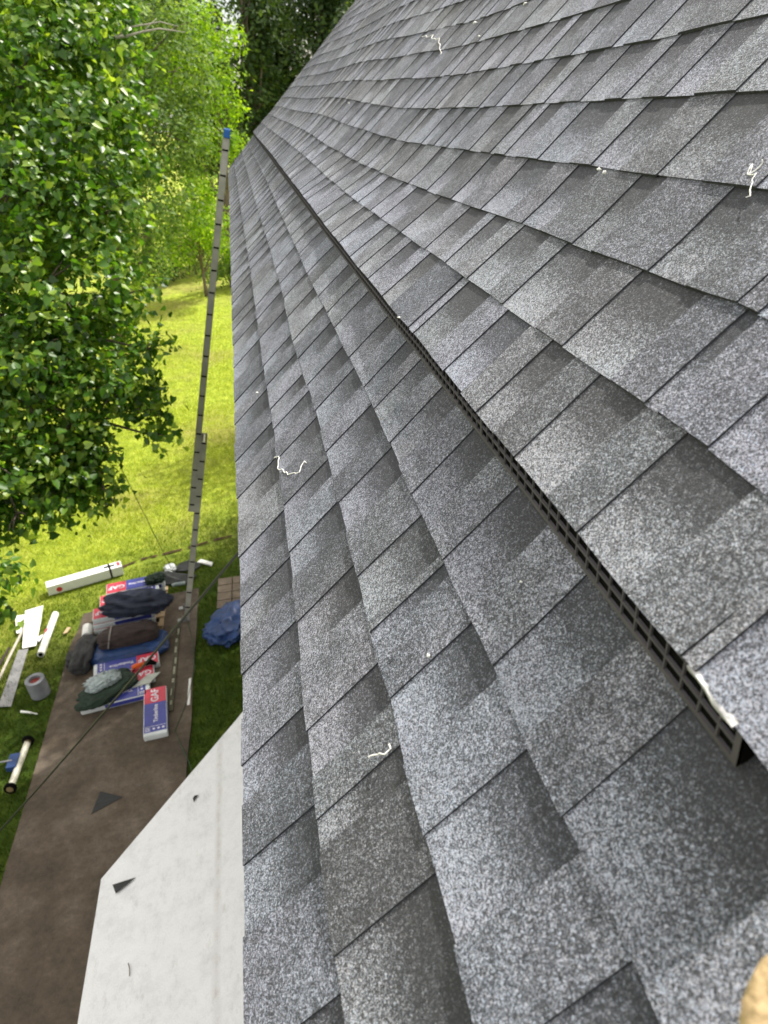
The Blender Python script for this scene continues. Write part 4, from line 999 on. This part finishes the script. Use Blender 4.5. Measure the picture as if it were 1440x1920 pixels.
# ------------------------------------------------------------------ cables and cords
b = MB(); pa, pb_ = Vector((.335, 4.1, 5.45)), Vector((-3.214, 5.704, 1.6)); pts = []
dirv = (Vector((-3.214, 5.704, 1.6)) - Vector((-.319, 4.372, 5.2)))
for i in range(25):
    u = -.22 + i/24*1.62; p = Vector((-.319, 4.372, 5.2)) + dirv*u; p.z -= .05*math.sin(math.pi*min(1, max(0, u/1.4))); pts.append(p)
tag(b.build('x', M_CABLE) if False else (b.tube(pts, .0095, 8) or b.build('overhead_cable', M_CABLE, smooth=True)), 'black cable slanting from the house wall down across the path and stacks', 'cable')
b = MB(); pts = [Vector((-2.28, 12.68, .06)).lerp(Vector((-2.5, 9.9, 5.2)), i/14) for i in range(15)]
b.tube(pts, .006, 6); tag(b.build('guy_cord', M_ROPE), 'thin green cord rising from the plastic bag into the broad leaved tree', 'cord')
b = MB(); b.tube([(-1.9, 11.0, PZ+.01), (-1.78, 10.3, PZ+.01), (-1.72, 9.6, .05), (-1.80, 8.9, PZ+.01), (-1.95, 8.3, PZ+.01), (-1.70, 7.6, .05), (-1.62, 7.2, .03)], .005, 5)
tag(b.build('ground_cord', M_ROPE), 'thin green cord lying along the right side of the path', 'cord')

# ------------------------------------------------------------------ bits on the shingles
def on(a, s, d=.006): return rp(a, s, zsurf(a, s) + .008 + d)
def thread(path, r, label, name='thread', cat='thread', amp=.006):
    pts = []
    for (p, q) in zip(path[:-1], path[1:]):
        for i in range(6):
            u = i/6; a = p[0]+(q[0]-p[0])*u; s = p[1]+(q[1]-p[1])*u
            pts.append(on(a+amp*noise.noise(Vector((a*.36/amp, s*.36/amp, 1))), s+amp*noise.noise(Vector((a*.36/amp, s*.36/amp, 9))), .001+.004*abs(noise.noise(Vector((a*50, s*50, 3))))))
    pts.append(on(*path[-1])); b = MB(); r *= .5; b.tube(pts, [r*(.6+.8*abs(noise.noise(Vector((i*.7, r*900, 0))))) for i in range(len(pts))], 6)
    return tag(b.build(name, M_STRING, smooth=True), label, cat)
thread([(1.60,.505),(1.575,.492),(1.53,.498),(1.50,.487),(1.46,.476),(1.42,.452),(1.405,.437),(1.425,.432),(1.432,.420),(1.408,.414)], .0028, 'long curly white thread on the second course from the eave')
thread([(.895,-.365),(.885,-.350),(.872,-.352),(.862,-.343),(.838,-.317)], .0022, 'white thread hanging over a butt edge near the right side')
thread([(.89,-.362),(.882,-.352),(.875,-.368)], .0018, 'short loose white thread above the hanging one')
def bit(a, s, r, label, cat='lint'):
    r *= .5; b = MB(); c = Vector(on(a, s, r*.4)); rr = random.Random(int(a*1000))
    for i in range(5):
        d = Vector((rr.uniform(-1, 1), rr.uniform(-1, 1), rr.uniform(-.2, .6)))*r
        b.tube([c-d*.7, c+Vector((0, 0, r*.3)), c+d], [r*.3, r*.45, r*.2], 6)
    return tag(b.build('lint', M_STRING, smooth=True), label, cat)
bit(2.11, .538, .010, 'white lint speck on the second course beyond the curly thread')
bit(1.285, -.330, .010, 'white lint tuft caught under the butt edge at upper right')
bit(1.255, -.326, .009, 'second white tuft just right of the caught one')
bit(1.505, .078, .008, 'small white tuft stuck on the vent')
bit(.665, .296, .006, 'white lint speck in the middle of the fourth course')
bit(.643, .154, .0045, 'faint pale speck below the vent')
thread([(.603,.412),(.600,.405),(.599,.397),(.592,.388),(.594,.378)], .0026, 'short white thread along a shingle joint near the camera')
thread([(4.45,-.90),(4.2,-.88),(4.0,-.85),(3.85,-.80),(3.7,-.76)], .0035, 'broken white thread across a high course', amp=.03)
bit(3.53, -.892, .02, 'white scrap on a high course right of the broken thread')
bit(3.25, -.803, .014, 'white scrap below the other high scrap')
bit(2.93, -.899, .016, 'white scrap nearest the top border')
bit(5.0, -.461, .012, 'pale speck far along the roof')
bit(1.78, -.352, .006, 'pale speck on the butt edge left of the caught tuft')

# foam seat pad at lower right, close to the camera
mb = MB(); nu, nv = 40, 24; fc = Vector(rp(.080, .050, zsurf(.1, .1)+.075))
U = Vector((-CT, 0, -ST)); V_ = Vector((0, 1, 0)); W = Vector((-ST, 0, CT))
def sgp(v, p): return math.copysign(abs(v)**p, v)
for j in range(nv+1):
    ph = math.pi*j/nv - math.pi/2
    for i in range(nu):
        th = 2*math.pi*i/nu
        d = Vector((sgp(math.cos(th), .45)*sgp(math.cos(ph), .3), sgp(math.sin(th), .45)*sgp(math.cos(ph), .3), sgp(math.sin(ph), .5)))
        k = 1 + .10*noise.noise(d*2.4) + .05*noise.noise(d*7)
        p = fc + V_*d.y*.098*k + U*d.x*.112*k + W*d.z*.06*k
        mb.v.append(tuple(p))
for j in range(nv):
    for i in range(nu): mb.f.append([j*nu+i, j*nu+(i+1) % nu, (j+1)*nu+(i+1) % nu, (j+1)*nu+i]); mb.m.append(0)
tag(mb.build('foam_pad', M_FOAM, smooth=True), 'torn yellow foam pad lying on the shingles at the lower right', 'foam pad')
